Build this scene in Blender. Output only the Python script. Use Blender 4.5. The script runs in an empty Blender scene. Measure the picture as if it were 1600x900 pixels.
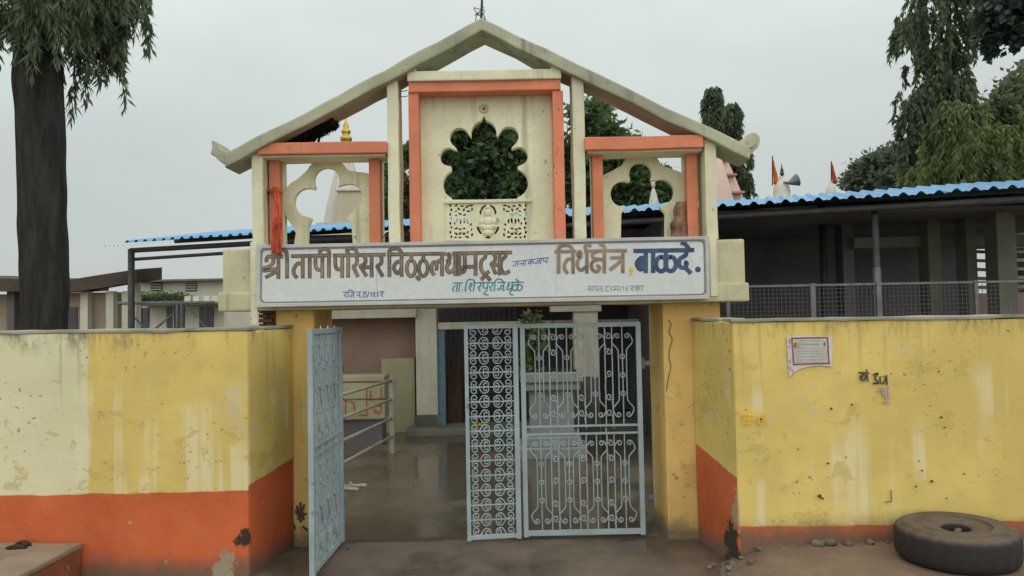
import bpy, bmesh, math, random
import numpy as np
from mathutils import Vector, Matrix, noise as mnoise

rnd = random.Random(7)
SC = bpy.context.scene
COL = SC.collection
R = math.radians

# ------------------------------------------------------------------ camera
F = 1200.0                                   # focal length in photo pixels (1600 wide)
CAM_LOC = Vector((0, 0, 2.0))
CAM_ROT = Matrix.Rotation(R(92.1), 3, 'X') @ Matrix.Rotation(R(-1.1), 3, 'Z')
cam = bpy.data.objects.new('camera', bpy.data.cameras.new('camera'))
COL.objects.link(cam)
cam.matrix_world = Matrix.Translation(CAM_LOC) @ CAM_ROT.to_4x4()
cam.data.sensor_width = 36
cam.data.lens = F / 1600 * 36
cam.data.clip_end = 2000
SC.camera = cam

def ray(px, py):
    return CAM_ROT @ Vector(((px - 800) / F, (450 - py) / F, -1))
def P(px, py, Y):                            # the point at depth Y (world y) seen at a photo pixel
    d = ray(px, py)
    return CAM_LOC + d * (Y / d.y)
def G(px, py, z=0.0):                        # the point at height z seen at a photo pixel
    d = ray(px, py)
    return CAM_LOC + d * ((z - CAM_LOC.z) / d.z)

# ------------------------------------------------------------------ sky, sun, exposure
SUN_EL, SUN_AZ = 40, 20                      # sun behind the camera, spread wide by the cloud
world = bpy.data.worlds.new('World')
SC.world = world
world.use_nodes = True
wt = world.node_tree
wt.nodes.clear()
wo = wt.nodes.new('ShaderNodeOutputWorld')
bg = wt.nodes.new('ShaderNodeBackground')
bg.inputs['Strength'].default_value = 0.1
sky = wt.nodes.new('ShaderNodeTexSky')
sky.sky_type = 'NISHITA'
sky.sun_disc = False
sky.sun_elevation = R(SUN_EL)
sky.sun_rotation = R(180 - SUN_AZ)
tc = wt.nodes.new('ShaderNodeTexCoord')
sep = wt.nodes.new('ShaderNodeSeparateXYZ')
wt.links.new(tc.outputs['Generated'], sep.inputs[0])
mr = wt.nodes.new('ShaderNodeMapRange')       # overcast dome: a little brighter towards the zenith
mr.inputs['From Min'].default_value = 0.0
mr.inputs['From Max'].default_value = 1.0
mr.inputs['To Min'].default_value = 0.684
mr.inputs['To Max'].default_value = 1.85
wt.links.new(sep.outputs['Z'], mr.inputs['Value'])
cn = wt.nodes.new('ShaderNodeTexNoise')       # faint cloud texture
cn.inputs['Scale'].default_value = 2.6
cn.inputs['Detail'].default_value = 5
cm = wt.nodes.new('ShaderNodeMapping')
cm.inputs['Scale'].default_value = (1, 1, 2.6)
wt.links.new(tc.outputs['Generated'], cm.inputs[0])
wt.links.new(cm.outputs[0], cn.inputs['Vector'])
cr = wt.nodes.new('ShaderNodeMapRange')
cr.inputs['From Min'].default_value = 0.3
cr.inputs['From Max'].default_value = 0.7
cr.inputs['To Min'].default_value = 0.925
cr.inputs['To Max'].default_value = 1.075
wt.links.new(cn.outputs['Fac'], cr.inputs['Value'])
mul = wt.nodes.new('ShaderNodeMath'); mul.operation = 'MULTIPLY'
wt.links.new(mr.outputs[0], mul.inputs[0]); wt.links.new(cr.outputs[0], mul.inputs[1])
cl = wt.nodes.new('ShaderNodeVectorMath'); cl.operation = 'SCALE'
cl.inputs[0].default_value = (4.60, 4.92, 4.72)
wt.links.new(mul.outputs[0], cl.inputs['Scale'])
mx = wt.nodes.new('ShaderNodeMix'); mx.data_type = 'RGBA'
mx.inputs['Factor'].default_value = 0.94      # the cloud deck hides nearly all of the blue
wt.links.new(sky.outputs[0], mx.inputs[6]); wt.links.new(cl.outputs[0], mx.inputs[7])
wt.links.new(mx.outputs[2], bg.inputs['Color'])
wt.links.new(bg.outputs[0], wo.inputs['Surface'])

sun = bpy.data.objects.new('sun', bpy.data.lights.new('sun', 'SUN'))
COL.objects.link(sun)
sun.data.energy = 1.15
sun.data.angle = R(130)
sun.data.color = (1.0, 0.96, 0.9)
sdir = Vector((math.sin(R(SUN_AZ)) * math.cos(R(SUN_EL)), -math.cos(R(SUN_AZ)) * math.cos(R(SUN_EL)), math.sin(R(SUN_EL))))
sun.rotation_euler = sdir.to_track_quat('Z', 'Y').to_euler()
sun.location = sdir * 60

SC.view_settings.view_transform = 'Standard'
SC.view_settings.look = 'None'
SC.view_settings.gamma = 1
SC.view_settings.use_curve_mapping = False
SC.view_settings.exposure = 0.55

# ------------------------------------------------------------------ node helpers
class NT:
    def __init__(s, name):
        s.m = bpy.data.materials.new(name); s.m.use_nodes = True
        s.t = s.m.node_tree
        s.b = s.t.nodes['Principled BSDF']
        s.out = s.t.nodes['Material Output']
        s.pos = s.t.nodes.new('ShaderNodeNewGeometry').outputs['Position']
    def put(s, sock, v):
        if isinstance(v, bpy.types.NodeSocket): s.t.links.new(v, sock)
        elif isinstance(v, (tuple, list)) and len(v) == 3 and sock.type == 'RGBA': sock.default_value = (*v, 1)
        else: sock.default_value = v
    def math(s, op, a, b=0.0, clamp=False):
        n = s.t.nodes.new('ShaderNodeMath'); n.operation = op; n.use_clamp = clamp
        s.put(n.inputs[0], a); s.put(n.inputs[1], b)
        return n.outputs[0]
    def vec(s, scale=(1, 1, 1), loc=(0, 0, 0), src=None):
        n = s.t.nodes.new('ShaderNodeMapping')
        s.put(n.inputs[0], src or s.pos); n.inputs['Scale'].default_value = scale; n.inputs['Location'].default_value = loc
        return n.outputs[0]
    def noise(s, scale, detail=4, rough=0.55, vec=None, dist=0.0):
        n = s.t.nodes.new('ShaderNodeTexNoise')
        s.put(n.inputs['Vector'], vec or s.pos)
        n.inputs['Scale'].default_value = scale; n.inputs['Detail'].default_value = detail
        n.inputs['Roughness'].default_value = rough; n.inputs['Distortion'].default_value = dist
        return n.outputs['Fac']
    def ramp(s, f, lo, hi, a=0.0, b=1.0):
        n = s.t.nodes.new('ShaderNodeMapRange'); n.interpolation_type = 'SMOOTHSTEP'
        s.put(n.inputs['Value'], f)
        s.put(n.inputs['From Min'], lo); s.put(n.inputs['From Max'], hi)
        n.inputs['To Min'].default_value = a; n.inputs['To Max'].default_value = b
        return n.outputs[0]
    def mix(s, f, a, b, mode='MIX'):
        n = s.t.nodes.new('ShaderNodeMix'); n.data_type = 'RGBA'; n.blend_type = mode
        s.put(n.inputs['Factor'], f); s.put(n.inputs[6], a); s.put(n.inputs[7], b)
        return n.outputs[2]
    def xyz(s, src=None):
        n = s.t.nodes.new('ShaderNodeSeparateXYZ'); s.put(n.inputs[0], src or s.pos)
        return n.outputs
    def bump(s, h, strength=0.3, dist=0.01):
        n = s.t.nodes.new('ShaderNodeBump'); n.inputs['Strength'].default_value = strength
        n.inputs['Distance'].default_value = dist
        s.put(n.inputs['Height'], h); s.t.links.new(n.outputs[0], s.b.inputs['Normal'])
    def fin(s, col, rough=0.8, spec=0.3, metal=0.0):
        s.put(s.b.inputs['Base Color'], col); s.put(s.b.inputs['Roughness'], rough)
        s.b.inputs['Specular IOR Level'].default_value = spec; s.b.inputs['Metallic'].default_value = metal
        return s.m
    def island(s):
        n = s.t.nodes.new('ShaderNodeNewGeometry'); return n.outputs['Random Per Island']
    def objrand(s):
        n = s.t.nodes.new('ShaderNodeObjectInfo'); return n.outputs['Random']

def scl(c, k): return tuple(min(1, v * k) for v in c)

def weathered(name, base, var=0.25, streak=None, streak_amt=0.5, spots=None, spot_amt=0.5, grime=None, grime_amt=0.4,
              rough=0.85, bump=0.25, nscale=3.0, spec=0.25):
    n = NT(name)
    big = n.noise(nscale * 0.5, 5, 0.6)
    fine = n.noise(nscale * 9, 5, 0.65)
    c = n.mix(n.ramp(big, 0.3, 0.7), scl(base, 1 - var), scl(base, 1 + var * 0.5))
    c = n.mix(n.ramp(fine, 0.35, 0.75, 0, 0.35), c, scl(base, 0.72))
    if streak:
        sv = n.noise(1.0, 4, 0.6, n.vec((9, 9, 0.55)))
        m2 = n.noise(0.9, 3, 0.5, n.vec((1, 1, 1), (7, 3, 1)))
        c = n.mix(n.math('MULTIPLY', n.ramp(sv, 0.52, 0.68, 0, streak_amt), n.ramp(m2, 0.42, 0.62)), c, streak)
    if grime:
        gv = n.noise(1.6, 7, 0.72, n.vec((1, 1, 0.8), (3, 9, 4)), 0.6)
        c = n.mix(n.ramp(gv, 0.52, 0.75, 0, grime_amt), c, grime)
    if spots:
        pv = n.noise(16, 3, 0.5, n.vec((1, 1, 0.8), (1, 5, 2)))
        pm = n.noise(1.3, 2, 0.5, n.vec((1, 1, 1), (11, 2, 5)))
        c = n.mix(n.math('MULTIPLY', n.ramp(pv, 0.66, 0.70, 0, spot_amt), n.ramp(pm, 0.45, 0.6)), c, spots)
    n.bump(n.math('ADD', n.math('MULTIPLY', n.noise(nscale * 22, 4, 0.6), 0.4), big), bump, 0.012)
    return n.fin(c, n.ramp(fine, 0.3, 0.7, rough - 0.1, min(1, rough + 0.08)), spec)

def plain(name, base, rough=0.6, spec=0.4, metal=0.0, var=0.15, nscale=12):
    n = NT(name)
    f = n.noise(nscale, 4, 0.6)
    c = n.mix(n.ramp(f, 0.3, 0.7), scl(base, 1 - var), scl(base, 1 + var))
    n.bump(f, 0.12, 0.004)
    return n.fin(c, rough, spec, metal)

# ------------------------------------------------------------------ materials
M = {}
YELLOW = (0.70, 0.535, 0.165)
ORANGE = (0.58, 0.130, 0.046)

def wall_paint(name, zline, yslope=0.0, y0=6.1, cream_x=None, patch=None, ytone=YELLOW, otone=ORANGE, ground=0.0, topz=1.92):
    """yellow lime wash over an orange dado; streaks, chips, mould under the coping and splash dirt at the foot"""
    n = NT(name)
    x, y, z = n.xyz()[:3]
    big = n.noise(1.1, 5, 0.6)
    mid = n.noise(5, 5, 0.6)
    fine = n.noise(38, 4, 0.6)
    yel = n.mix(n.ramp(big, 0.3, 0.72), scl(ytone, 0.86), scl(ytone, 1.08))
    yel = n.mix(n.ramp(mid, 0.45, 0.8, 0, 0.45), yel, (0.52, 0.36, 0.13))
    if cream_x is not None:
        edge = n.math('ADD', x, n.math('MULTIPLY', n.math('SUBTRACT', n.noise(3, 3, 0.5), 0.5), 0.05))
        crm = n.mix(n.ramp(big, 0.3, 0.7), (0.62, 0.585, 0.36), (0.70, 0.66, 0.43))
        crm = n.mix(n.ramp(n.noise(2, 5, 0.7, n.vec((1, 1, .5), (4, 4, 4))), 0.55, 0.75, 0, .4), crm, (0.42, 0.44, 0.30))
        yel = n.mix(n.ramp(edge, cream_x - 0.012, cream_x + 0.012), crm, yel)
    # pale run-off streaks, each with its own start height
    sv = n.noise(1, 3, 0.5, n.vec((7, 7, 0.25)))
    sg = n.noise(1.0, 3, 0.5, n.vec((1, 1, 1), (2, 2, 7)))
    sm = n.math('MULTIPLY', n.ramp(sv, 0.5, 0.64, 0, 0.7), n.ramp(sg, 0.42, 0.56))
    sm = n.math('MULTIPLY', sm, n.ramp(z, 1.62, 1.35))
    col = n.mix(sm, yel, (0.74, 0.66, 0.42))
    # worn bluish-grey patches where an older coat shows
    wv = n.noise(2.4, 6, 0.7, n.vec((1, 1, 1), (5, 1, 9)))
    wz = n.math('MULTIPLY', n.ramp(z, 0.95, 1.15), n.ramp(z, 1.8, 1.6))
    col = n.mix(n.math('MULTIPLY', n.ramp(wv, 0.56, 0.68, 0, 0.6), wz), col, (0.50, 0.46, 0.36))
    # flaked patches where the last coat has come away, with an edge
    fv = n.noise(2.6, 7, 0.72, n.vec((1, 1, 1.3), (21, 4, 6)), 0.4)
    flake = n.math('MULTIPLY', n.ramp(fv, 0.585, 0.60), n.ramp(z, 1.75, 1.5))
    col = n.mix(n.math('MULTIPLY', flake, 0.55), col, scl(ytone, 0.72))
    # dado
    wob = n.math('MULTIPLY', n.math('SUBTRACT', n.noise(2.2, 4, 0.6), 0.5), 0.05)
    zz = n.math('ADD', z, wob)
    line = n.math('ADD', n.math('MULTIPLY', n.math('SUBTRACT', y, y0), yslope), zline)
    dz = n.math('SUBTRACT', zz, line)
    org = n.mix(n.ramp(big, 0.3, 0.7), scl(otone, 0.8), scl(otone, 1.12))
    org = n.mix(n.ramp(mid, 0.5, 0.8, 0, 0.4), org, (0.50, 0.20, 0.09))
    col = n.mix(n.ramp(dz, -0.006, 0.006), org, col)
    # chipped spots
    pv = n.noise(20, 3, 0.55, n.vec((1, 1, 1.2), (3, 3, 3)))
    pg = n.noise(1.5, 3, 0.6, n.vec((1, 1, 1), (8, 1, 2)))
    chip = n.math('MULTIPLY', n.ramp(pv, 0.645, 0.67, 0, 0.7), n.ramp(pg, 0.46, 0.58))
    col = n.mix(chip, col, (0.17, 0.15, 0.11))
    pv2 = n.noise(9, 4, 0.6, n.vec((1, 1, 1.2), (13, 3, 1)))
    col = n.mix(n.math('MULTIPLY', n.ramp(pv2, 0.69, 0.71, 0, 0.8), n.ramp(pg, 0.40, 0.5)), col, (0.40, 0.42, 0.36))
    # mould under the coping, dirt splashed up from the ground
    mv = n.noise(1, 6, 0.75, n.vec((7, 7, 2.0), (1, 1, 1)))
    mould = n.math('MULTIPLY', n.ramp(z, topz - 0.2, topz + 0.01), n.ramp(mv, 0.48, 0.66, 0, 0.8))
    col = n.mix(mould, col, (0.12, 0.12, 0.085))
    dv = n.noise(1, 4, 0.6, n.vec((16, 16, 0.5), (4, 2, 0)))          # thin dark drips below the coping
    col = n.mix(n.math('MULTIPLY', n.ramp(z, topz - 0.75, topz - 0.02), n.ramp(dv, 0.56, 0.72, 0, 0.5)), col, (0.30, 0.25, 0.13))
    gz = n.math('SUBTRACT', z, n.math('MULTIPLY', n.noise(3.2, 6, 0.75), 0.34))
    col = n.mix(n.ramp(gz, ground + 0.06, ground - 0.14, 0, 0.85), col, (0.13, 0.105, 0.075))
    if patch:                                   # plaster fallen away from a corner, dark brick behind
        for (cx, cy, cz, r, pc) in patch:
            d = n.t.nodes.new('ShaderNodeVectorMath'); d.operation = 'DISTANCE'
            s2 = n.vec((1, 1, 0.62)); n.put(d.inputs[0], s2); d.inputs[1].default_value = (cx, cy, cz * 0.62)
            dd = n.math('ADD', d.outputs['Value'], n.math('MULTIPLY', n.math('SUBTRACT', n.noise(7, 5, 0.7), 0.5), 0.35))
            col = n.mix(n.ramp(dd, r, r - 0.03), col, pc)
    h = n.math('ADD', n.math('MULTIPLY', fine, 0.25), n.math('ADD', n.math('MULTIPLY', big, 1.5), n.math('MULTIPLY', mid, 0.5)))
    h = n.math('SUBTRACT', h, n.math('ADD', n.math('MULTIPLY', chip, 0.6), n.math('MULTIPLY', flake, 0.25)))
    n.bump(h, 0.5, 0.015)
    return n.fin(col, n.ramp(fine, 0.3, 0.7, 0.72, 0.9), 0.25)

M['wall_left'] = wall_paint('lime_wash_left_wall', 0.665, cream_x=-3.37,
                            patch=[(-2.3, 6.1, 0.0, 0.12, (0.33, 0.27, 0.19)), (-2.11, 6.1, 0.3, 0.075, (0.05, 0.035, 0.025))])
M['wall_left_return'] = wall_paint('lime_wash_left_return', 0.70, 0.12, patch=[(-2.11, 6.1, 0.3, 0.06, (0.05, 0.035, 0.025))])
M['wall_right'] = wall_paint('lime_wash_right_wall', 0.315, ground=0.16)
M['wall_right_return'] = wall_paint('lime_wash_right_return', 0.69, 0.21, otone=(0.56, 0.13, 0.045),
                                    patch=[(1.72, 6.2, 0.12, 0.14, (0.055, 0.042, 0.03)), (1.76, 6.12, 0.42, 0.1, (0.40, 0.31, 0.19))])
M['pillar'] = wall_paint('lime_wash_pillar', -2.0, ytone=(0.72, 0.485, 0.165), topz=2.4)
M['coping'] = weathered('coping_cement', (0.33, 0.31, 0.25), 0.3, grime=(0.08, 0.08, 0.06), grime_amt=0.9, nscale=6)
M['cream'] = weathered('cream_plaster', (0.76, 0.745, 0.53), 0.16, streak=(0.33, 0.31, 0.21), streak_amt=0.6, spots=(0.2, 0.17, 0.1), spot_amt=0.7, grime=(0.44, 0.42, 0.29), grime_amt=0.6, nscale=2.4, bump=0.45)
M['cream_old'] = weathered('mould_stained_cream', (0.56, 0.52, 0.34), 0.22, streak=(0.22, 0.21, 0.14), streak_amt=0.65, spots=(0.12, 0.11, 0.08),
                           grime=(0.28, 0.28, 0.18), grime_amt=0.55, nscale=3)
M['rafter'] = weathered('rafter_plaster', (0.43, 0.44, 0.315), 0.25, spots=(0.1, 0.09, 0.07), streak=(0.15, 0.145, 0.11), streak_amt=0.6, grime=(0.14, 0.135, 0.10), grime_amt=0.9, nscale=4, bump=0.6)
M['coral'] = weathered('coral_paint', (0.73, 0.255, 0.145), 0.2, streak=(0.50, 0.28, 0.18), streak_amt=0.6, spots=(0.25, 0.1, 0.07), spot_amt=0.8, grime=(0.42, 0.17, 0.10), grime_amt=0.6, nscale=4, bump=0.45)
M['sign'] = weathered('sign_enamel', (0.63, 0.66, 0.655), 0.07, streak=(0.50, 0.55, 0.52), streak_amt=0.5, grime=(0.46, 0.47, 0.44), grime_amt=0.4, rough=0.5, bump=0.05, spec=0.4)
M['sign_rim'] = weathered('sign_rim_metal', (0.50, 0.50, 0.47), 0.12, grime=(0.33, 0.29, 0.22), grime_amt=0.5, rough=0.55, bump=0.08)
M['sign_line'] = plain('sign_border_paint', (0.20, 0.21, 0.225), 0.6)
M['ink_brown'] = plain('faded_brown_lettering', (0.14, 0.105, 0.07), 0.6, nscale=9, var=0.35)
M['ink_core'] = plain('worn_core_lettering', (0.235, 0.18, 0.12), 0.6, nscale=9, var=0.35)
M['ink_tan'] = plain('faded_tan_lettering', (0.30, 0.225, 0.165), 0.6, nscale=9, var=0.3)
M['ink_navy'] = plain('navy_lettering', (0.035, 0.075, 0.15), 0.5, nscale=7, var=0.35)
M['ink_blue'] = plain('blue_lettering', (0.09, 0.15, 0.33), 0.5)
M['ink_teal'] = plain('teal_lettering', (0.03, 0.23, 0.24), 0.5, var=0.3)
M['ink_grey'] = plain('faint_grey_lettering', (0.30, 0.31, 0.33), 0.5)
M['ink_yellow'] = plain('yellow_mark_paint', (0.62, 0.52, 0.05), 0.5)
M['mark_amber'] = plain('amber_wall_mark', (0.80, 0.47, 0.015), 0.8)
M['mark_black'] = plain('black_wall_mark', (0.07, 0.055, 0.045), 0.8, var=0.4)
M['mark_lilac'] = plain('lilac_wall_mark', (0.42, 0.34, 0.33), 0.8)
M['mark_red'] = plain('red_wall_lettering', (0.40, 0.10, 0.05), 0.8)
M['gate'] = weathered('gate_enamel_blue', (0.33, 0.405, 0.42), 0.16, spots=(0.20, 0.12, 0.07), spot_amt=0.8, grime=(0.34, 0.36, 0.33), grime_amt=0.4, rough=0.5, nscale=8, bump=0.1, spec=0.4)
M['pipe'] = weathered('rail_pipe_paint', (0.36, 0.35, 0.29), 0.2, spots=(0.2, 0.1, 0.05), rough=0.5, nscale=8, bump=0.1)
M['rust_pipe'] = plain('rusty_brown_pipe', (0.16, 0.10, 0.07), 0.7, var=0.3)
M['iron'] = plain('dark_iron_post', (0.045, 0.045, 0.042), 0.6, var=0.3)
M['galv'] = plain('galvanised_steel', (0.15, 0.152, 0.16), 0.5, metal=0.3, var=0.2)
M['wire'] = plain('galvanised_wire', (0.11, 0.11, 0.12), 0.5, metal=0.2)
M['brass'] = plain('gilded_brass', (0.50, 0.32, 0.06), 0.35, metal=0.8, var=0.25)
M['brick'] = weathered('fired_brick', (0.25, 0.125, 0.075), 0.35, grime=(0.09, 0.07, 0.05), grime_amt=0.7, nscale=10, bump=0.5)
M['mortar'] = weathered('mortar_cement', (0.20, 0.17, 0.13), 0.3, nscale=10)
M['paper'] = weathered('poster_paper', (0.62, 0.58, 0.57), 0.1, grime=(0.5, 0.42, 0.4), grime_amt=0.5, nscale=14, bump=0.1)
M['paper_tint'] = weathered('poster_tint', (0.50, 0.50, 0.44), 0.15, grime=(0.45, 0.52, 0.48), grime_amt=0.6, nscale=20, bump=0.05)
M['maroon'] = plain('poster_maroon_ink', (0.27, 0.06, 0.085), 0.7, var=0.3)
M['red_cloth'] = plain('faded_red_cloth', (0.44, 0.075, 0.045), 0.9, 0.1, var=0.3, nscale=14)
M['orange_cloth'] = plain('saffron_cloth', (0.62, 0.13, 0.02), 0.9, 0.1, var=0.2)
M['sack'] = plain('brown_sack_cloth', (0.24, 0.14, 0.095), 0.95, 0.1, var=0.4, nscale=16)
M['white_plaster'] = weathered('white_plaster', (0.60, 0.57, 0.46), 0.15, streak=(0.33, 0.30, 0.23), streak_amt=0.5, grime=(0.30, 0.28, 0.21), grime_amt=0.5, nscale=2.5)
M['moss_plaster'] = weathered('moss_blackened_plaster', (0.13, 0.125, 0.09), 0.35, grime=(0.05, 0.05, 0.04), grime_amt=0.8, nscale=4)
M['pink_plaster'] = weathered('brown_pink_plaster', (0.33, 0.22, 0.175), 0.2, grime=(0.19, 0.13, 0.11), grime_amt=0.5, nscale=2)
M['pale_plaster'] = weathered('pale_yellow_plaster', (0.40, 0.37, 0.23), 0.15, grime=(0.2, 0.17, 0.11), grime_amt=0.5, nscale=3)
M['hall_dark'] = weathered('hall_shade_plaster', (0.17, 0.16, 0.165), 0.3, nscale=2)  # dark base colour stands in for the deep shade inside the halls
M['hall_column'] = weathered('hall_column_plaster', (0.19, 0.19, 0.155), 0.25, grime=(0.1, 0.1, 0.08), nscale=3)
M['door_blue'] = plain('blue_door_paint', (0.14, 0.23, 0.29), 0.6, var=0.2)
M['wood'] = plain('dark_wood', (0.12, 0.07, 0.045), 0.6, var=0.3)
M['tower'] = weathered('tower_limewash', (0.60, 0.57, 0.50), 0.15, grime=(0.30, 0.29, 0.25), grime_amt=0.6, nscale=1.5)
M['tower_cream'] = weathered('tower_cream_wash', (0.60, 0.53, 0.38), 0.15, grime=(0.36, 0.32, 0.23), grime_amt=0.5, nscale=1.5)
M['tower_pink'] = weathered('tower_pink_wash', (0.60, 0.44, 0.36), 0.15, grime=(0.36, 0.30, 0.25), grime_amt=0.5, nscale=1.5)
M['tower_red'] = plain('tower_red_band', (0.48, 0.22, 0.15), 0.8)
M['house_wall'] = weathered('house_tan_plaster', (0.40, 0.33, 0.24), 0.2, grime=(0.14, 0.11, 0.08), nscale=1.5)
M['house_white'] = weathered('house_white_wash', (0.68, 0.66, 0.54), 0.12, grime=(0.34, 0.33, 0.27), nscale=1.5)
M['house_trim'] = weathered('house_trim_grey', (0.16, 0.15, 0.14), 0.2, nscale=3)
M['roof_brown'] = weathered('brown_roof_sheet', (0.085, 0.065, 0.055), 0.3, nscale=3)
M['glass'] = plain('dusty_window_glass', (0.055, 0.06, 0.085), 0.25, 0.5, var=0.2)
M['soil'] = plain('dark_wet_soil', (0.04, 0.032, 0.024), 0.95, 0.1, var=0.4)
M['stone'] = weathered('rubble_stone', (0.17, 0.14, 0.10), 0.45, grime=(0.08, 0.07, 0.05), grime_amt=0.8, nscale=16, bump=0.6)
M['plinth'] = weathered('plinth_cement_top', (0.27, 0.205, 0.15), 0.2, grime=(0.13, 0.10, 0.075), grime_amt=0.8, nscale=5)
M['plinth_side'] = weathered('plinth_red_side', (0.26, 0.085, 0.045), 0.3, grime=(0.17, 0.12, 0.08), grime_amt=0.9, spots=(0.33, 0.26, 0.17), nscale=6)
M['sandal'] = plain('pale_rubber', (0.42, 0.40, 0.35), 0.7)
M['pedestal'] = weathered('pedestal_pale_paint', (0.29, 0.31, 0.30), 0.2, grime=(0.25, 0.25, 0.2), nscale=5)

n = NT('blue_roof_sheet')
f1 = n.noise(1.3, 4, 0.6); c = n.mix(n.ramp(f1, 0.3, 0.7), (0.085, 0.27, 0.52), (0.13, 0.36, 0.60))
c = n.mix(n.ramp(n.noise(5, 6, 0.7), 0.5, 0.72, 0, 0.6), c, (0.30, 0.36, 0.38))
c = n.mix(n.ramp(n.noise(1, 4, 0.6, n.vec((5, 5, 1))), 0.56, 0.7, 0, 0.5), c, (0.05, 0.17, 0.36))
c = n.mix(n.math('MULTIPLY', n.objrand(), 0.35), c, (0.16, 0.30, 0.44))
M['roof_blue'] = n.fin(c, 0.45, 0.4)
n = NT('clear_roof_sheet')
M['roof_clear'] = n.fin((0.45, 0.5, 0.5), 0.4, 0.4)

# wet yard concrete: rough dry patches and shallow films of water
def wet(name, dry, damp, scale=0.8, wetlo=0.42, wethi=0.6, rw=0.12, rd=0.75):
    n = NT(name)
    w = n.noise(scale, 6, 0.6, n.vec((1, 0.7, 1)))
    big = n.noise(2.5, 6, 0.65)
    fine = n.noise(45, 4, 0.65)
    mask = n.ramp(w, wetlo, wethi)
    c = n.mix(mask, dry, damp)
    c = n.mix(n.ramp(big, 0.35, 0.7, 0, 0.5), c, scl(damp, 0.7))
    c = n.mix(n.ramp(fine, 0.5, 0.75, 0, 0.5), c, scl(dry, 1.15))
    pb = n.noise(70, 2, 0.5, n.vec((1, 1, 1), (3, 1, 1)))
    c = n.mix(n.ramp(pb, 0.68, 0.72, 0, 0.5), c, (0.25, 0.21, 0.16))
    r = n.mix(mask, (rd,) * 3, (rw,) * 3)
    n.bump(n.math('ADD', n.math('MULTIPLY', fine, n.math('SUBTRACT', 1.15, mask)), big), 0.28, 0.012)
    n.fin(c, 0.5, 0.45)
    n.put(n.b.inputs['Roughness'], r)
    return n.m
M['ground'] = wet('wet_road_earth', (0.15, 0.112, 0.082), (0.085, 0.064, 0.047), 0.9, 0.4, 0.62, 0.2, 0.85)
M['yard'] = wet('wet_yard_concrete', (0.16, 0.13, 0.09), (0.09, 0.074, 0.052), 0.55, 0.33, 0.52, 0.10, 0.5)
M['apron'] = wet('dry_apron_earth', (0.215, 0.145, 0.098), (0.12, 0.082, 0.056), 1.1, 0.45, 0.7, 0.55, 0.9)

n = NT('worn_tyre_rubber')
x, y, z = n.xyz()[:3]
nm = n.t.nodes.new('ShaderNodeNewGeometry').outputs['Normal']
up = n.xyz(nm)[2]
dust = n.math('MULTIPLY', n.ramp(up, 0.25, 0.9), n.ramp(n.noise(6, 6, 0.7), 0.3, 0.6, 0.45, 1.0))   # mud settles on faces that lie flat
c = n.mix(dust, (0.03, 0.025, 0.025), (0.125, 0.09, 0.065))
c = n.mix(n.ramp(n.noise(30, 5, 0.7), 0.45, 0.75, 0, 0.5), c, (0.05, 0.042, 0.036))
n.bump(n.noise(40, 5, 0.7), 0.4, 0.006)
M['tyre'] = n.fin(c, 0.8, 0.3)

n = NT('dark_wet_bark')
b = n.noise(1, 7, 0.7, n.vec((9, 9, 1.6)))
c = n.mix(n.ramp(b, 0.3, 0.75), (0.02, 0.0205, 0.019), (0.055, 0.054, 0.05))
c = n.mix(n.ramp(n.noise(1.7, 5, 0.7), 0.55, 0.75, 0, 0.5), c, (0.03, 0.034, 0.024))
n.bump(b, 1.0, 0.05)
M['bark'] = n.fin(c, 0.92, 0.1)

def leafmat(name, a, b, spec=0.35, rough=0.45, trans=0.45):
    n = NT(name)
    isl = n.island()
    big = n.noise(0.9, 3, 0.5)
    c = n.mix(isl, a, b)
    c = n.mix(n.ramp(big, 0.3, 0.7, 0, 0.45), c, scl(a, 0.7))
    n.fin(c, rough, spec)
    tr = n.t.nodes.new('ShaderNodeBsdfTranslucent')
    n.put(tr.inputs['Color'], n.mix(0.5, n.mix(1.0, c, (1.7, 1.7, 1.7), 'MULTIPLY'), (0.16, 0.20, 0.06)))
    ms = n.t.nodes.new('ShaderNodeMixShader'); ms.inputs[0].default_value = trans
    n.t.links.new(n.b.outputs[0], ms.inputs[1]); n.t.links.new(tr.outputs[0], ms.inputs[2])
    n.t.links.new(ms.outputs[0], n.out.inputs['Surface'])
    return n.m
M['leaf_mast'] = leafmat('weeping_leaf', (0.095, 0.13, 0.08), (0.21, 0.26, 0.15))
M['leaf_mast_far'] = leafmat('weeping_leaf_dark', (0.075, 0.105, 0.065), (0.155, 0.195, 0.11))
M['leaf_broad'] = leafmat('broad_leaf_dark', (0.045, 0.09, 0.04), (0.15, 0.23, 0.095))
M['leaf_light'] = leafmat('broad_leaf_light', (0.11, 0.145, 0.05), (0.21, 0.26, 0.09))
M['leaf_grey'] = leafmat('distant_leaf_greyed', (0.07, 0.10, 0.08), (0.12, 0.155, 0.115))
M['leaf_black'] = leafmat('dark_round_leaf', (0.03, 0.042, 0.035), (0.055, 0.07, 0.05), trans=0.15)  # near-black colour of the round leaves themselves
M['moss'] = leafmat('dead_moss', (0.012, 0.012, 0.010), (0.035, 0.033, 0.022), 0.1, 0.95, 0.1)

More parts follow.
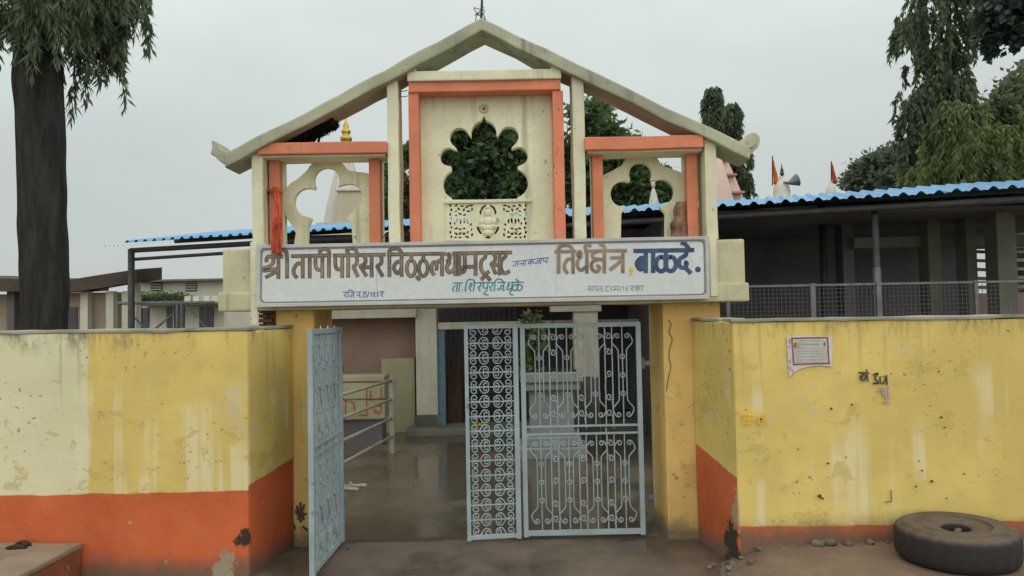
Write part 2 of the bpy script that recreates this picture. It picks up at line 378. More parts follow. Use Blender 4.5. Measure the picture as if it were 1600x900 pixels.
# ------------------------------------------------------------------ object helpers
def obj(name, me, m=None, parent=None, loc=None):
    o = bpy.data.objects.new(name, me)
    COL.objects.link(o)
    if m is not None and me is not None and len(me.materials) == 0: me.materials.append(M[m] if isinstance(m, str) else m)
    if parent is not None: o.parent = parent
    if loc is not None: o.location = loc
    return o
def tag(o, label, cat, group=None):
    o['label'] = label; o['category'] = cat
    if group: o['group'] = group
    return o
def thing(name, label, cat, loc=(0, 0, 0), rz=0, group=None):
    o = bpy.data.objects.new(name, None); COL.objects.link(o)
    o.location = loc; o.rotation_euler = (0, 0, rz)
    o.empty_display_size = 0.2
    bpy.context.view_layer.update()
    return tag(o, label, cat, group)
def adopt(o, parent):                          # parent an object built in world coordinates
    o.parent = parent
    o.matrix_parent_inverse = (Matrix.Translation(parent.location) @ parent.rotation_euler.to_matrix().to_4x4()).inverted()
    return o
def copy_tree(o, parent=None):
    c = o.copy(); COL.objects.link(c)
    if parent is not None: c.parent = parent
    for ch in o.children: copy_tree(ch, c)
    return c

class MB:
    def __init__(s): s.v, s.f = [], []
    def add(s, vs, fs):
        k = len(s.v); s.v += [tuple(v) for v in vs]; s.f += [tuple(i + k for i in f) for f in fs]; return s
    def box(s, x0, x1, y0, y1, z0, z1):
        vs = [(x, y, z) for x in (x0, x1) for y in (y0, y1) for z in (z0, z1)]
        return s.add(vs, [(0, 1, 3, 2), (4, 6, 7, 5), (0, 4, 5, 1), (2, 3, 7, 6), (0, 2, 6, 4), (1, 5, 7, 3)])
    def hexa(s, a, b):                         # two quads (4 points each) joined to a solid
        return s.add(list(a) + list(b), [(3, 2, 1, 0), (4, 5, 6, 7), (0, 1, 5, 4), (1, 2, 6, 5), (2, 3, 7, 6), (3, 0, 4, 7)])
    def tube(s, pts, r, seg=6, cap=True, closed=False):
        pts = [Vector(p) for p in pts]; nn = len(pts)
        rs = r if isinstance(r, (list, tuple)) else [r] * nn
        k = len(s.v); up = None
        for i, p in enumerate(pts):
            a = pts[(i - 1) % nn] if (closed or i > 0) else p
            b = pts[(i + 1) % nn] if (closed or i < nn - 1) else p
            t = (b - a).normalized()
            if up is None:
                up = Vector((0, 0, 1)) if abs(t.z) < 0.9 else Vector((1, 0, 0))
            e1 = (up - t * up.dot(t))
            if e1.length < 1e-5: e1 = t.orthogonal()
            e1.normalize(); e2 = t.cross(e1); up = e1
            for j in range(seg):
                an = 2 * math.pi * j / seg
                s.v.append(tuple(p + (e1 * math.cos(an) + e2 * math.sin(an)) * rs[i]))
        for i in range(nn if closed else nn - 1):
            for j in range(seg):
                a0 = k + i * seg; b0 = k + ((i + 1) % nn) * seg; j2 = (j + 1) % seg
                s.f.append((a0 + j, a0 + j2, b0 + j2, b0 + j))
        if cap and not closed:
            s.f.append(tuple(k + j for j in reversed(range(seg)))); s.f.append(tuple(k + (nn - 1) * seg + j for j in range(seg)))
        return s
    def lathe(s, prof, c=(0, 0, 0), seg=24, squash=None):
        k = len(s.v)
        for (r, z) in prof:
            for j in range(seg):
                a = 2 * math.pi * j / seg
                s.v.append((c[0] + r * math.cos(a), c[1] + r * math.sin(a), c[2] + z))
        for i in range(len(prof) - 1):
            for j in range(seg):
                j2 = (j + 1) % seg
                s.f.append((k + i * seg + j, k + i * seg + j2, k + (i + 1) * seg + j2, k + (i + 1) * seg + j))
        s.f.append(tuple(k + j for j in reversed(range(seg)))); s.f.append(tuple(k + (len(prof) - 1) * seg + j for j in range(seg)))
        return s
    def mesh(s, name, smooth=False):
        me = bpy.data.meshes.new(name); me.from_pydata(s.v, [], s.f); me.update()
        if smooth: me.polygons.foreach_set('use_smooth', [True] * len(me.polygons))
        return me
    def build(s, name, m, parent=None, smooth=False, loc=None):
        return obj(name, s.mesh(name, smooth), m, parent, loc)

def roughen(me, bevel=0.012, cuts=0.25, amp=0.006, scale=2.5, seed=0.0):
    """bevel, subdivide and gently displace a blocky mesh so that plaster edges are not ruler-straight"""
    bm = bmesh.new(); bm.from_mesh(me)
    bmesh.ops.remove_doubles(bm, verts=bm.verts, dist=1e-5)
    bmesh.ops.recalc_face_normals(bm, faces=bm.faces)
    if cuts:
        for _ in range(7):
            es = [e for e in bm.edges if e.calc_length() > cuts * 1.6]
            if not es: break
            bmesh.ops.subdivide_edges(bm, edges=es, cuts=1, use_grid_fill=True)
    if bevel:
        es = [e for e in bm.edges if len(e.link_faces) == 2 and e.calc_face_angle(0) > 0.6]
        bmesh.ops.bevel(bm, geom=es, offset=bevel, segments=2, affect='EDGES', profile=0.6)
    if amp:
        for v in bm.verts:
            v.co += Vector(mnoise.noise_vector(v.co * scale + Vector((seed, seed * 2, 0)))) * amp
    bm.to_mesh(me); bm.free(); me.update()
    return me
def rblock(name, m, parent, x0, x1, y0, y1, z0, z1, bevel=0.012, cuts=0.3, amp=0.006, seed=0.0):
    me = roughen(MB().box(x0, x1, y0, y1, z0, z1).mesh(name), bevel, cuts, amp, 2.5, seed)
    return adopt(obj(name, me, m), parent) if parent else obj(name, me, m)

def plate(outer, holes, y0, y1, name):
    """a plate standing in the x-z plane with holes cut through it, front y0, back y1"""
    bm = bmesh.new(); edges = []
    for loop in [outer] + holes:
        vs = [bm.verts.new((p[0], y0, p[1])) for p in loop]
        edges += [bm.edges.new((vs[i], vs[(i + 1) % len(vs)])) for i in range(len(vs))]
    bmesh.ops.triangle_fill(bm, edges=edges, use_beauty=True)
    ret = bmesh.ops.extrude_face_region(bm, geom=bm.faces[:])
    for g in ret['geom']:
        if isinstance(g, bmesh.types.BMVert): g.co.y = y1
    bmesh.ops.recalc_face_normals(bm, faces=bm.faces)
    me = bpy.data.meshes.new(name); bm.to_mesh(me); bm.free()
    return me

def catmull(pts, n=5):
    if len(pts) < 3: return [tuple(p) for p in pts]
    out = []; q = [pts[0]] + list(pts) + [pts[-1]]
    for i in range(1, len(q) - 2):
        p0, p1, p2, p3 = [np.array(v, float) for v in q[i - 1:i + 3]]
        for k in range(n):
            t = k / n
            out.append(tuple(0.5 * (2 * p1 + (p2 - p0) * t + (2 * p0 - 5 * p1 + 4 * p2 - p3) * t * t + (3 * p1 - p0 - 3 * p2 + p3) * t ** 3)))
    out.append(tuple(pts[-1]))
    return out

def ribbon(mb, pts, w, y, th=0.001):
    """painted stroke: points (x, z) on a plane facing -y, front face at y"""
    pts = [Vector(p) for p in pts]; L, Rr = [], []
    nn = len(pts)
    for i, p in enumerate(pts):
        a = pts[max(i - 1, 0)]; b = pts[min(i + 1, nn - 1)]
        t = (b - a)
        if t.length < 1e-9: t = Vector((1, 0))
        t.normalize(); nrm = Vector((-t.y, t.x)) * w / 2
        e = t * (w * 0.12 if i == nn - 1 else -w * 0.12 if i == 0 else 0)
        L.append(p + nrm + e); Rr.append(p - nrm + e)
    vs = []
    for l, r in zip(L, Rr):
        vs += [(l.x, y, l.y), (r.x, y, r.y), (l.x, y + th, l.y), (r.x, y + th, r.y)]
    fs = []
    for i in range(nn - 1):
        a, b = 4 * i, 4 * i + 4
        fs += [(a, a + 1, b + 1, b), (a, b, b + 2, a + 2), (a + 1, a + 3, b + 3, b + 1)]
    fs += [(0, 2, 3, 1), (4 * nn - 4, 4 * nn - 3, 4 * nn - 1, 4 * nn - 2)]
    mb.add(vs, fs)

# ------------------------------------------------------------------ ground, yard, apron
def grid_sheet(name, m, x0, x1, y0, y1, nx, ny, h):
    vs = []; fs = []
    for j in range(ny + 1):
        for i in range(nx + 1):
            x = x0 + (x1 - x0) * i / nx; y = y0 + (y1 - y0) * j / ny
            vs.append((x, y, h(x, y)))
    for j in range(ny):
        for i in range(nx):
            a = j * (nx + 1) + i; fs.append((a, a + 1, a + nx + 2, a + nx + 1))
    o = MB().add(vs, fs).build(name, m, None, True); o['kind'] = 'structure'
    return o
gr = MB().add([(-900, -300, 0), (900, -300, 0), (900, 1200, 0), (-900, 1200, 0)], [(0, 1, 2, 3)]).build('ground', 'ground')
gr['kind'] = 'structure'
def nz(x, y, s, sd=0): return mnoise.noise(Vector((x * s, y * s, sd)))
grid_sheet('yard_floor', 'yard', -14, 9, 6.5, 24, 230, 180, lambda x, y: 0.008 + 0.003 * nz(x, y, 1.2) - 0.06 * min(1, max(0, (6.98 + .13 * nz(x, y, 1.3, 4) + .05 * nz(x, y, 5, 2) - y) / .3)))
def apron_h(x, y):
    d = x - (1.50 + 0.14 * nz(x, y, 2.2, 3) + 0.22 * max(0, (6.05 - y)) * 0.6) 
    s = min(1, max(0, d / 0.42)); s = s * s * (3 - 2 * s)
    return -0.03 + s * 0.205 + s * (0.018 * nz(x, y, 1.7, 5) + 0.006 * nz(x, y, 7, 1))
grid_sheet('earth_apron', 'apron', 1.2, 8, 2.2, 6.2, 110, 70, apron_h)

# ------------------------------------------------------------------ compound walls
YF = 6.1; YG = 6.85
def wall_piece(name, m, parent, a, b, thick, z1a, z1b, seed=0):
    """vertical wall whose front face runs a->b (x, y); thickness grows to the left of a->b"""
    a = Vector(a); b = Vector(b); t = (b - a).normalized(); nb = Vector((-t.y, t.x)) * thick
    q = lambda z0, z1: [(a.x, a.y, z0), (b.x, b.y, z1), (b.x + nb.x, b.y + nb.y, z1), (a.x + nb.x, a.y + nb.y, z0)]
    me = roughen(MB().hexa(q(-0.05, -0.05), q(z1a, z1b)).mesh(name), 0.014, 0.35, 0.008, 1.6, seed)
    return adopt(obj(name, me, m), parent)
XL = -2.105; XLB = -1.965
wl = thing('compound_wall', 'yellow wall with a pale cream stretch and tall orange dado beside the low plinth', 'wall', (-4, 6.2, 0))
wall_piece('wall_face', 'wall_left', wl, (-7.5, YF + .02), (XL, YF), 0.23, 1.955, 1.925)
wall_piece('return_wall', 'wall_left_return', wl, (XL + 0.002, YF + 0.002), (XLB, YG), 0.22, 1.922, 1.93, 3)
XR = 1.745; XRB = 1.60
wr = thing('compound_wall', 'yellow wall with a low orange dado, a pasted poster and a tyre before it', 'wall', (4, 6.2, 0))
wall_piece('wall_face', 'wall_right', wr, (XR, YF), (7.5, YF - .02), 0.23, 1.92, 1.895, 7)
wall_piece('return_wall', 'wall_right_return', wr, (XRB, YG), (XR - 0.002, YF + 0.002), 0.22, 1.93, 1.917, 9)
def coping(parent, a, b, za, zb, w, over=0.012, seed=0):
    a = Vector(a); b = Vector(b); t = (b - a).normalized(); nb = Vector((-t.y, t.x))
    a0 = a - nb * over; b0 = b - nb * over; a1 = a + nb * (w + over); b1 = b + nb * (w + over)
    q = lambda dz: [(a0.x, a0.y, za + dz), (b0.x, b0.y, zb + dz), (b1.x, b1.y, zb + dz), (a1.x, a1.y, za + dz)]
    me = roughen(MB().hexa(q(-0.004), q(0.022)).mesh('coping'), 0.006, 0.16, 0.010, 5, seed)
    adopt(obj('coping', me, 'coping'), parent)
coping(wl, (-7.5, YF + .02), (XL + .01, YF), 1.957, 1.927, 0.23, seed=1)
coping(wl, (XL + .03, YF + 0.25), (XLB, YG), 1.93, 1.934, 0.22, seed=2)
coping(wr, (XR - .01, YF), (7.5, YF - .02), 1.922, 1.897, 0.23, seed=4)
coping(wr, (XRB, YG), (XR - .03, YF + 0.25), 1.934, 1.925, 0.22, seed=5)

def pix_strokes(mb, strokes, Y, w, off=0.0006, smooth=True, dy=0.00025):
    for i, s in enumerate(strokes):
        pts = catmull(s) if smooth and len(s) > 2 else s
        ribbon(mb, [(P(a, b, Y).x, P(a, b, Y).z) for a, b in pts], w, Y - off - dy * i)
def marks(name, parent, m, strokes, Y, w, off=0.011):
    mb = MB(); pix_strokes(mb, strokes, Y, w, off); return adopt(mb.build(name, m), parent)
YW = YF - 0.012
marks('painted_number', wr, 'mark_amber', [[(1178, 648), (1161, 648), (1161, 655), (1168, 654), (1171, 660), (1160, 662)], [(1176, 656), (1181, 656)],
                                    [(1188, 655), (1194, 652), (1190, 648), (1184, 651), (1190, 656), (1195, 660), (1188, 663), (1184, 659), (1188, 655)]], YW, 0.013)
marks('scrawl', wr, 'mark_black', [[(1343, 590), (1347, 585), (1352, 588), (1349, 594), (1344, 592), (1347, 588)], [(1341, 582), (1357, 583)], [(1353, 577), (1355, 596)],
                              [(1363, 586), (1371, 583), (1366, 591), (1372, 598), (1363, 599)], [(1374, 588), (1375, 598), (1381, 597), (1383, 588)], [(1384, 586), (1385, 601)]], YW, 0.013)
marks('faded_scrawl', wr, 'mark_lilac', [[(1371, 612), (1376, 606), (1380, 618)], [(1382, 606), (1384, 625)], [(1387, 604), (1388, 622)], [(1378, 628), (1389, 629)]], YW, 0.014)
marks('scratch', wr, 'mark_black', [[(1391, 765), (1392, 783)], [(1382, 784), (1392, 783)]], YW, 0.007)
for (u, v, k) in ((1280, 775, .024), (1284, 778, .014), (1293, 724, .013), (1321, 714, .009), (1298, 638, .013), (1246, 702, .008), (1165, 640, .008), (1470, 652, .012), (1475, 668, .01), (1466, 580, .01), (1330, 632, .01), (1440, 735, .013), (1455, 752, .014), (1430, 760, .012), (1478, 778, .012), (1505, 740, .009), (1435, 720, .009)):
    c_ = P(u, v, YW); pts = []
    for q_ in range(9):
        a_ = 2 * math.pi * q_ / 9; rr_ = k * rnd.uniform(.5, 1.15); pts.append((c_.x + rr_ * math.cos(a_), c_.z + rr_ * .9 * math.sin(a_)))
    adopt(obj('plaster_chip', plate(pts, [], YW - .0112, YW - .0102, 'plaster_chip'), 'mark_black'), wr)
# poster
po = thing('poster', 'torn white paper poster with a maroon border pasted on the yellow wall', 'poster', P(1265, 572, YW))
def pq(l, Y): return [(P(a, b, Y).x, P(a, b, Y).z) for a, b in l]
adopt(obj('sheet', plate(pq([(1229, 527), (1262, 524), (1300, 526), (1301, 548), (1299, 573), (1281, 571), (1262, 573), (1248, 577), (1239, 583), (1233, 589), (1231, 560)], YW), [], YW - .002, YW + .006, 'sheet'), 'paper'), po)
adopt(obj('printed_field', plate(pq([(1240, 530), (1294, 529), (1295, 568), (1241, 570)], YW), [], YW - .0032, YW - .0024, 'printed_field'), 'paper_tint'), po)
mb = MB(); pix_strokes(mb, [[(1237, 528), (1240, 570)], [(1238, 528.5), (1293, 527.5)], [(1292.5, 527.5), (1295, 568)], [(1239, 569.5), (1296, 567.5)]], YW, 0.011, 0.0042)
adopt(mb.build('border', 'maroon'), po)
mb = MB(); prr = random.Random(4)
for r_, (yy, xa, xb, hh) in enumerate([(532.5, 1250, 1284, .008), (538, 1251, 1281, .013), (544.5, 1246, 1290, .005), (548.5, 1246, 1288, .005), (552.5, 1244, 1290, .005), (557, 1246, 1286, .005), (562, 1245, 1290, .006), (566, 1244, 1288, .005)]):
    x_ = xa
    while x_ < xb:
        l_ = prr.uniform(1.5, 4)
        pix_strokes(mb, [[(x_, yy), (x_ + l_, yy + prr.uniform(-.3, .3))]], YW, hh, 0.0036 + r_ * .0001); x_ += l_ + prr.uniform(.8, 1.6)
o = adopt(mb.build('print', 'ink_grey'), po); o['kind'] = 'stuff'
mb = MB(); pix_strokes(mb, [[(1246, 536), (1246, 543)]], YW, 0.026, .0046); adopt(mb.build('green_picture', plain('poster_green', (.33, .36, .06))), po)
mb = MB(); pix_strokes(mb, [[(1242, 536), (1242, 543)]], YW, 0.016, .0046); adopt(mb.build('dark_picture', 'maroon'), po)
mb = MB(); pix_strokes(mb, [[(1288, 535), (1288, 540)]], YW, 0.016, .0046); adopt(mb.build('dark_picture', 'maroon'), po)
mb = MB(); pix_strokes(mb, [[(1234, 562), (1234.5, 568)], [(1234, 572), (1234.5, 578)], [(1238, 577), (1238, 581)], [(1234, 530), (1234, 536)], [(1233, 541), (1233, 543)]], YW, 0.012, .0046); o = adopt(mb.build('margin_print', 'ink_grey'), po); o['kind'] = 'stuff'

# ------------------------------------------------------------------ gateway
YU = 6.75
GX = P(755, 490, YG).x
gw = thing('gateway', 'cream and coral temple gateway with gabled rafters and lobed arch panels over yellow pillars', 'gateway', (GX, YG, 0))
def px_block(name, m, px0, px1, py0, py1, ya, yb, bevel=0.012, cuts=0.3, amp=0.005, seed=0, z0=None, parent=None):
    """a block whose front face (at depth ya) is seen between the photo pixels; edges kept plumb"""
    pm = (py0 + py1) / 2; xm = (px0 + px1) / 2
    x0 = P(px0, pm, ya).x; x1 = P(px1, pm, ya).x
    za = P(xm, py1, ya).z if z0 is None else z0; zb = P(xm, py0, ya).z
    return rblock(name, m, parent or gw, x0, x1, ya, yb, za, zb, bevel, cuts, amp, seed)
# pillars
ZB = 2.125
rblock('pillar', 'pillar', gw, -2.12, P(491, 600, YG).x, YG + .02, YG + .72, -0.05, ZB, 0.02, 0.35, 0.008, 2)
rblock('pillar', 'pillar', gw, P(1040, 650, YG).x, 1.86, YG + .02, YG + .72, -0.05, ZB, 0.02, 0.35, 0.008, 4)
marks('crack', gw, 'mark_black', [[(1044, 500), (1048, 507), (1045, 518), (1050, 530), (1046, 545), (1045, 560), (1048, 572), (1044, 590), (1041, 610)]], YG + .02, 0.006, 0.012)
marks('splatter', gw, 'mark_black', [[(464, 790), (470, 800), (476, 788)], [(462, 800), (479, 803)], [(466, 811), (471, 798), (475, 812)], [(470, 785), (470, 815)], [(459, 818), (462, 826)], [(474, 822), (481, 828)], [(463, 796), (468, 808)]], YG + .02, 0.02, 0.012)
# brick packing between pillar heads and the wall tops
for (pa, pb) in ((404, 449), (1081, 1127)):
    xa = P(pa, 490, YG + .04).x; xb = P(pb, 490, YG + .04).x
    zlo = 1.9
    rblock('mortar_bed', 'mortar', gw, xa + .02, xb - .02, YG + .10, YG + .3, zlo, 2.12, 0, 0, 0)
    for r_ in range(6):
        z_ = zlo + r_ * .042; x_ = xa - (0.06 if r_ % 2 else 0)
        while x_ < xb:
            l_ = rnd.uniform(.10, .15)
            dx = rnd.uniform(-.015, .02)
            rblock('brick', 'brick', gw, max(x_, xa), min(x_ + l_, xb), YG + .045 + dx, YG + .2, z_, z_ + .034, 0.005, 0.08, 0.004, r_ + x_)
            x_ += l_ + .008
# lintel beam with the ledge under it
ZL0 = P(755, 477, YU).z; ZL1 = P(755, 378, YU).z
x0 = P(347, 420, YU).x; x1 = P(1165, 420, YU).x
rblock('lintel_beam', 'cream_old', gw, x0, x1, YU, YU + .78, ZL0 + .02, ZL1 - .02, 0.02, 0.35, 0.008, 1)
rblock('lintel_ledge', 'cream_old', gw, P(340, 470, YU - .06).x, P(1171, 455, YU - .06).x, YU - .06, YU + .84, ZL0 - .01, ZL0 + .155, 0.018, 0.35, 0.008, 6)
ZT = ZL1 - .022                                   # top of the lintel: the upper storey stands on it

def colm(pxb, pxt, wpx, pyt, ya, yb, m='cream', name='column', seed=0, pyb=376):
    """plumb post: bottom centre pixel, width, top pixel"""
    c = P((pxb + pxt) / 2, (pyt + pyb) / 2, ya); w = wpx / F * ya / 2
    zt = P(pxt, pyt, ya).z
    return rblock(name, m, gw, c.x - w, c.x + w, ya, yb, ZT, zt, 0.014, 0.2, 0.011, seed)
colm(405, 399, 18, 224, YU, YU + .30, seed=1)
colm(618, 609, 18, 105, YU + .01, YU + .30, seed=2)
colm(908, 903, 19, 108, YU + .01, YU + .30, seed=3)
colm(1116, 1108, 19, 215, YU, YU + .30, seed=4)

px_block('column_foot', 'cream', 391, 402, 378, 508, YU - .075, YU - .061, .006, .3, .002, 2)
px_block('column_foot', 'cream', 1109, 1121, 366, 463, YU - .075, YU - .061, .006, .3, .002, 4)
# rafters: solid bars rising to the ridge
def rafter(pa, pb, seed, dy=0):
    """pa, pb: photo pixels of the top edge at foot and ridge, front plane"""
    ya, yb = YU - .07 + dy, YU + .31 - dy
    A, B = P(*pa, ya), P(*pb, ya)
    th = .118
    q = lambda y: [(A.x, y, A.z - th), (B.x, y, B.z - th), (B.x, y, B.z), (A.x, y, A.z)]
    me = roughen(MB().hexa(q(ya), q(yb)).mesh('rafter'), 0.016, 0.16, 0.018, 3, seed)
    return adopt(obj('rafter', me, 'rafter'), gw)
rafter((351, 241), (757, 26.2), 1)
rafter((1172, 229), (752, 26.8), 5, .004)
# finials at the rafter feet: a curled leaf and a disc
YRF = YU - .05
def shape(name, m, pts, ya, yb, bevel=.012, smooth_pts=True):
    pp = catmull(pts + [pts[0]], 4)[:-1] if smooth_pts else pts
    me = plate(pq(pp, ya), [], ya, yb, name)
    roughen(me, bevel, 0, 0.004)
    return adopt(obj(name, me, m), gw)
shape('finial', 'rafter', [(330, 219), (339, 222), (345, 232), (352, 236), (360, 243), (352, 256), (343, 252), (335, 244), (329, 240), (331, 231)], YRF, YRF + .3)
shape('finial', 'rafter', [(1162, 244), (1160, 226), (1167, 212), (1178, 207), (1187, 213), (1187, 226), (1179, 236), (1170, 245)], YRF, YRF + .3)
shape('finial_groove', 'cream_old', [(1169, 232), (1168, 222), (1173, 215), (1180, 214), (1182, 221), (1177, 229)], YRF - .02, YRF + .01, .006)

# lower bays: coral beam, two coral posts, lobed arch
def bay(pb0, pb1, ptop, pbot, posts, arch, seed):
    yb_ = YU - .035
    px_block('frame_beam', 'coral', pb0, pb1, ptop, pbot, yb_, YU + .32, 0.01, 0.16, 0.009, seed)
    px_block('beam_soffit', 'cream', pb0 + 4, pb1 - 3, pbot - 1, pbot + 5, YU + .01, YU + .31, 0.006, 0.3, 0.003, seed)
    yp = YU + .12
    for (a, b) in posts:
        c0 = P(a, 310, yp).x; c1 = P(b, 310, yp).x
        rblock('frame_post', 'coral', gw, c0, c1, yp, yp + .10, ZT, P((a + b) / 2, pbot + 3, yp).z, 0.01, 0.25, 0.004, seed + a)
        rblock('post_backing', 'cream', gw, c0 + .004, c1 - .004, yp + .102, yp + .24, ZT, P((a + b) / 2, pbot + 3, yp).z, 0.008, 0.25, 0.003, seed)
    ya = yp + .16
    outer, inner = arch
    me = plate(pq(outer, ya), [pq(inner, ya)], ya, ya + .075, 'lobed_arch')
    roughen(me, 0.008, 0, 0.0)
    adopt(obj('lobed_arch', me, 'cream'), gw)
def arc(cx, cy, r, a0, a1, n=9, ry=None):
    return [(cx + r * math.cos(R(a0 + (a1 - a0) * i / (n - 1))), cy - (ry or r) * math.sin(R(a0 + (a1 - a0) * i / (n - 1)))) for i in range(n)]
# photo pixels; angles counter-clockwise from +x
left_outer = [(590, 388), (590, 338)] + arc(556, 300, 35, -30, 58, 8) + arc(511, 281, 35, 25, 155, 12) + arc(476, 312, 34, 112, 200, 8) + [(446, 338), (456, 352), (462, 362), (458, 388)]
left_inner = [(551, 382), (549, 352), (541, 341)] + arc(545, 308, 21, -60, 108, 10) + arc(510, 282, 20, -28, 208, 14) + arc(481, 316, 22, 62, 262, 12) + [(487, 341), (481, 356), (480, 382)]
bay(401, 605, 222, 240, ((420, 437), (576.5, 594.5)), (left_outer, left_inner), 3)
right_outer = [(1074, 388), (1074, 290)] + arc(1045, 300, 36, 20, 78, 6) + arc(1003, 272, 34, 25, 155, 12) + arc(965, 302, 36, 104, 165, 6) + [(930, 300), (930, 388)]
right_inner = [(1040, 382), (1040, 334), (1030, 323)] + arc(1034, 300, 20, -70, 115, 10) + arc(1001, 272, 18, -32, 205, 14) + arc(974, 303, 20, 62, 262, 12) + [(978, 324), (971, 334), (970, 382)]
bay(914, 1100, 212, 232, ((926, 943), (1074, 1091)), (right_outer, right_inner), 8)

# centre bay
yc = YU + .03
px_block('frame_top', 'cream', 636, 877, 109, 124.5, yc - .05, YU + .32, 0.012, 0.25, 0.006, 1)
px_block('frame_beam', 'coral', 638, 876, 124.5, 142, yc - .02, YU + .30, 0.01, 0.25, 0.004, 2)
for (a, b, t) in ((637, 653, 2), (862, 879, 3)):
    c0 = P(a + t, 255, yc).x; c1 = P(b + t, 255, yc).x
    rblock('frame_post', 'coral', gw, c0, c1, yc, yc + .22, ZT, P(b, 141, yc).z, 0.01, 0.25, 0.005, a)
for (a, b) in ((637, 650), (861, 875)):
    px_block('frame_stub', 'cream', a, b, 96, 111, yc - .045, YU + .30, 0.01, 0, 0)
yp = yc + .15
circs = [(756, 208, 20), (718, 215, 15.5), (702, 245, 14.5), (715, 288, 23), (795, 213, 15.5), (810, 244, 14.5), (802, 286, 23), (757, 262, 52), (757, 290, 55)]
cxx, cyy = 757, 262
hole = []
for i in range(180):
    an = 2 * math.pi * i / 180; best = 0
    for (cx, cy, r) in circs:
        dx, dy = cx - cxx, cy - cyy; b_ = dx * math.cos(an) + dy * math.sin(an); dd = b_ * b_ - (dx * dx + dy * dy - r * r)
        if dd > 0: best = max(best, b_ + math.sqrt(dd))
    x_, y_ = cxx + best * math.cos(an), cyy + best * math.sin(an)
    if abs(x_ - 756) < 4.0 and y_ < 200: y_ = 188.5 - (4.0 - abs(x_ - 756)) * 2.4
    hole.append((x_, min(y_, 313)))
jali_hole = [(698, 316), (827, 316), (827, 374), (698, 374)]
ring = arc(756, 170, 3, 0, 330, 12)
outer = [(648, 140), (868, 140), (872, 384), (652, 384)]
me = plate(pq(outer, yp), [pq(hole, yp), pq(ring, yp), pq(jali_hole, yp)], yp, yp + .09, 'arch_panel')
adopt(obj('arch_panel', me, 'cream'), gw)
mb = MB(); cpt = P(756, 170, yp)
mb.tube([(cpt.x + .035 * math.cos(a * math.pi / 8), yp - .006, cpt.z + .035 * math.sin(a * math.pi / 8)) for a in range(16)], .008, 6, closed=True)
adopt(mb.build('rosette', 'cream_old', None, True), gw)
# pierced balustrade: leaf-shaped holes mirrored about a seated relief figure
jy = yp - .012
holes = []
def leaf_hole(cx, cy, l, w, ang):
    a = R(ang); pts = []
    for k in range(10):
        t = 2 * math.pi * k / 10
        u = l * math.cos(t); v = w * math.sin(t) * (1 - 0.35 * math.cos(t))
        pts.append((cx + u * math.cos(a) - v * math.sin(a), cy + u * math.sin(a) + v * math.cos(a)))
    return pts
half = []
for k in range(8): half.append((57.5 if k % 2 else 59, -24 + k * 7, 2.3, 1.3, 90))
for (u, v, l, w, a) in [(50, -24, 2.6, 1.3, 45), (46, -19, 2.6, 1.2, -40), (50, -15, 2.4, 1.0, 30), (41, -23, 2.6, 1.2, 10), (38, -17, 2.6, 1.2, 60), (33, -22, 3, 1.3, 30),
                        (27, -24, 3.2, 1.2, 8), (31, -15, 3, 1.1, 0), (44, -11, 3, 1.2, -25), (37, -9, 2.6, 1.2, 25), (25, -18, 2.4, 1.1, 80), (50, -8, 2, 1.1, 0),
                        (48, 0, 3.2, 1.1, 80), (43, 1, 4, 1.1, 95), (37, 0, 4, 1.1, 85), (32, 1, 3.4, 1.1, 100), (52, 4, 2, 1, 90), (27, 6, 2.4, 1.1, 60),
                        (50, 12, 2.8, 1.2, 20), (44, 13, 2.2, 1.1, -30), (38, 12, 2.6, 1.1, 10), (50, 20, 2.8, 1.3, -40), (44, 20, 2.8, 1.3, 45), (38, 20, 2.4, 1.6, 0),
                        (32, 18, 2.4, 1.1, 60), (33, 25, 3.2, 1.3, -20), (25, 22, 2.6, 1.2, 80), (44, 26, 2.4, 1.1, 0), (51, 26, 2.2, 1.1, 30), (26, 14, 2, 1, 70)]:
    half.append((u, v, l, w, a))
for (u, v, l, w, a) in half:
    for s in (-1, 1): holes.append(leaf_hole(762.5 + s * u, 345 + v, l * 1.18, w * 1.3, a if s > 0 else 180 - a))
for s in (-1, 1):
    holes.append([(762.5 + s * a, 345 + b) for a, b in [(3, -26), (10, -22), (13.5, -14), (12, -7), (10.5, -8), (10, -15), (7, -20), (3, -23)]])
    holes.append([(762.5 + s * a, 345 + b) for a, b in [(18, 9), (17, 14), (12, 21), (9, 20), (12, 15), (15, 9)]])
holes.append([(757, 371), (762.5, 368), (768, 371), (762.5, 373)])
me = plate(pq([(697, 312), (828, 312), (828, 376), (697, 376)], jy), [pq(h, jy) for h in holes], jy, jy + .05, 'pierced_balustrade')
jal = adopt(obj('pierced_balustrade', me, 'cream'), gw)
px_block('balustrade_rail', 'cream', 695, 830, 311.5, 316.5, jy - .02, jy + .06, 0.006, 0.2, 0.002)
def blob(mb, c, r, seg=10, rings=7):
    k = len(mb.v)
    for i in range(rings + 1):
        th = math.pi * i / rings
        for j in range(seg):
            ph = 2 * math.pi * j / seg
            mb.v.append((c[0] + r[0] * math.sin(th) * math.cos(ph), c[1] + r[1] * math.sin(th) * math.sin(ph), c[2] + r[2] * math.cos(th)))
    for i in range(rings):
        for j in range(seg):
            j2 = (j + 1) % seg
            mb.f.append((k + i * seg + j, k + (i + 1) * seg + j, k + (i + 1) * seg + j2, k + i * seg + j2))
mb = MB(); q = P(762.5, 345, jy); s_ = YU / F
for (u, v, a, b) in [(0, -13, 6, 8), (0, -21, 4, 4), (0, 1, 9, 9), (-10, 2, 4, 6), (10, 2, 4, 6), (0, 11, 14, 5), (-9, 9, 6, 4), (9, 9, 6, 4), (0, 19, 10, 6)]:
    blob(mb, (q.x + u * s_, jy, q.z - v * s_), (a * s_, .028, b * s_))
adopt(mb.build('relief_figure', 'cream', None, True), gw)
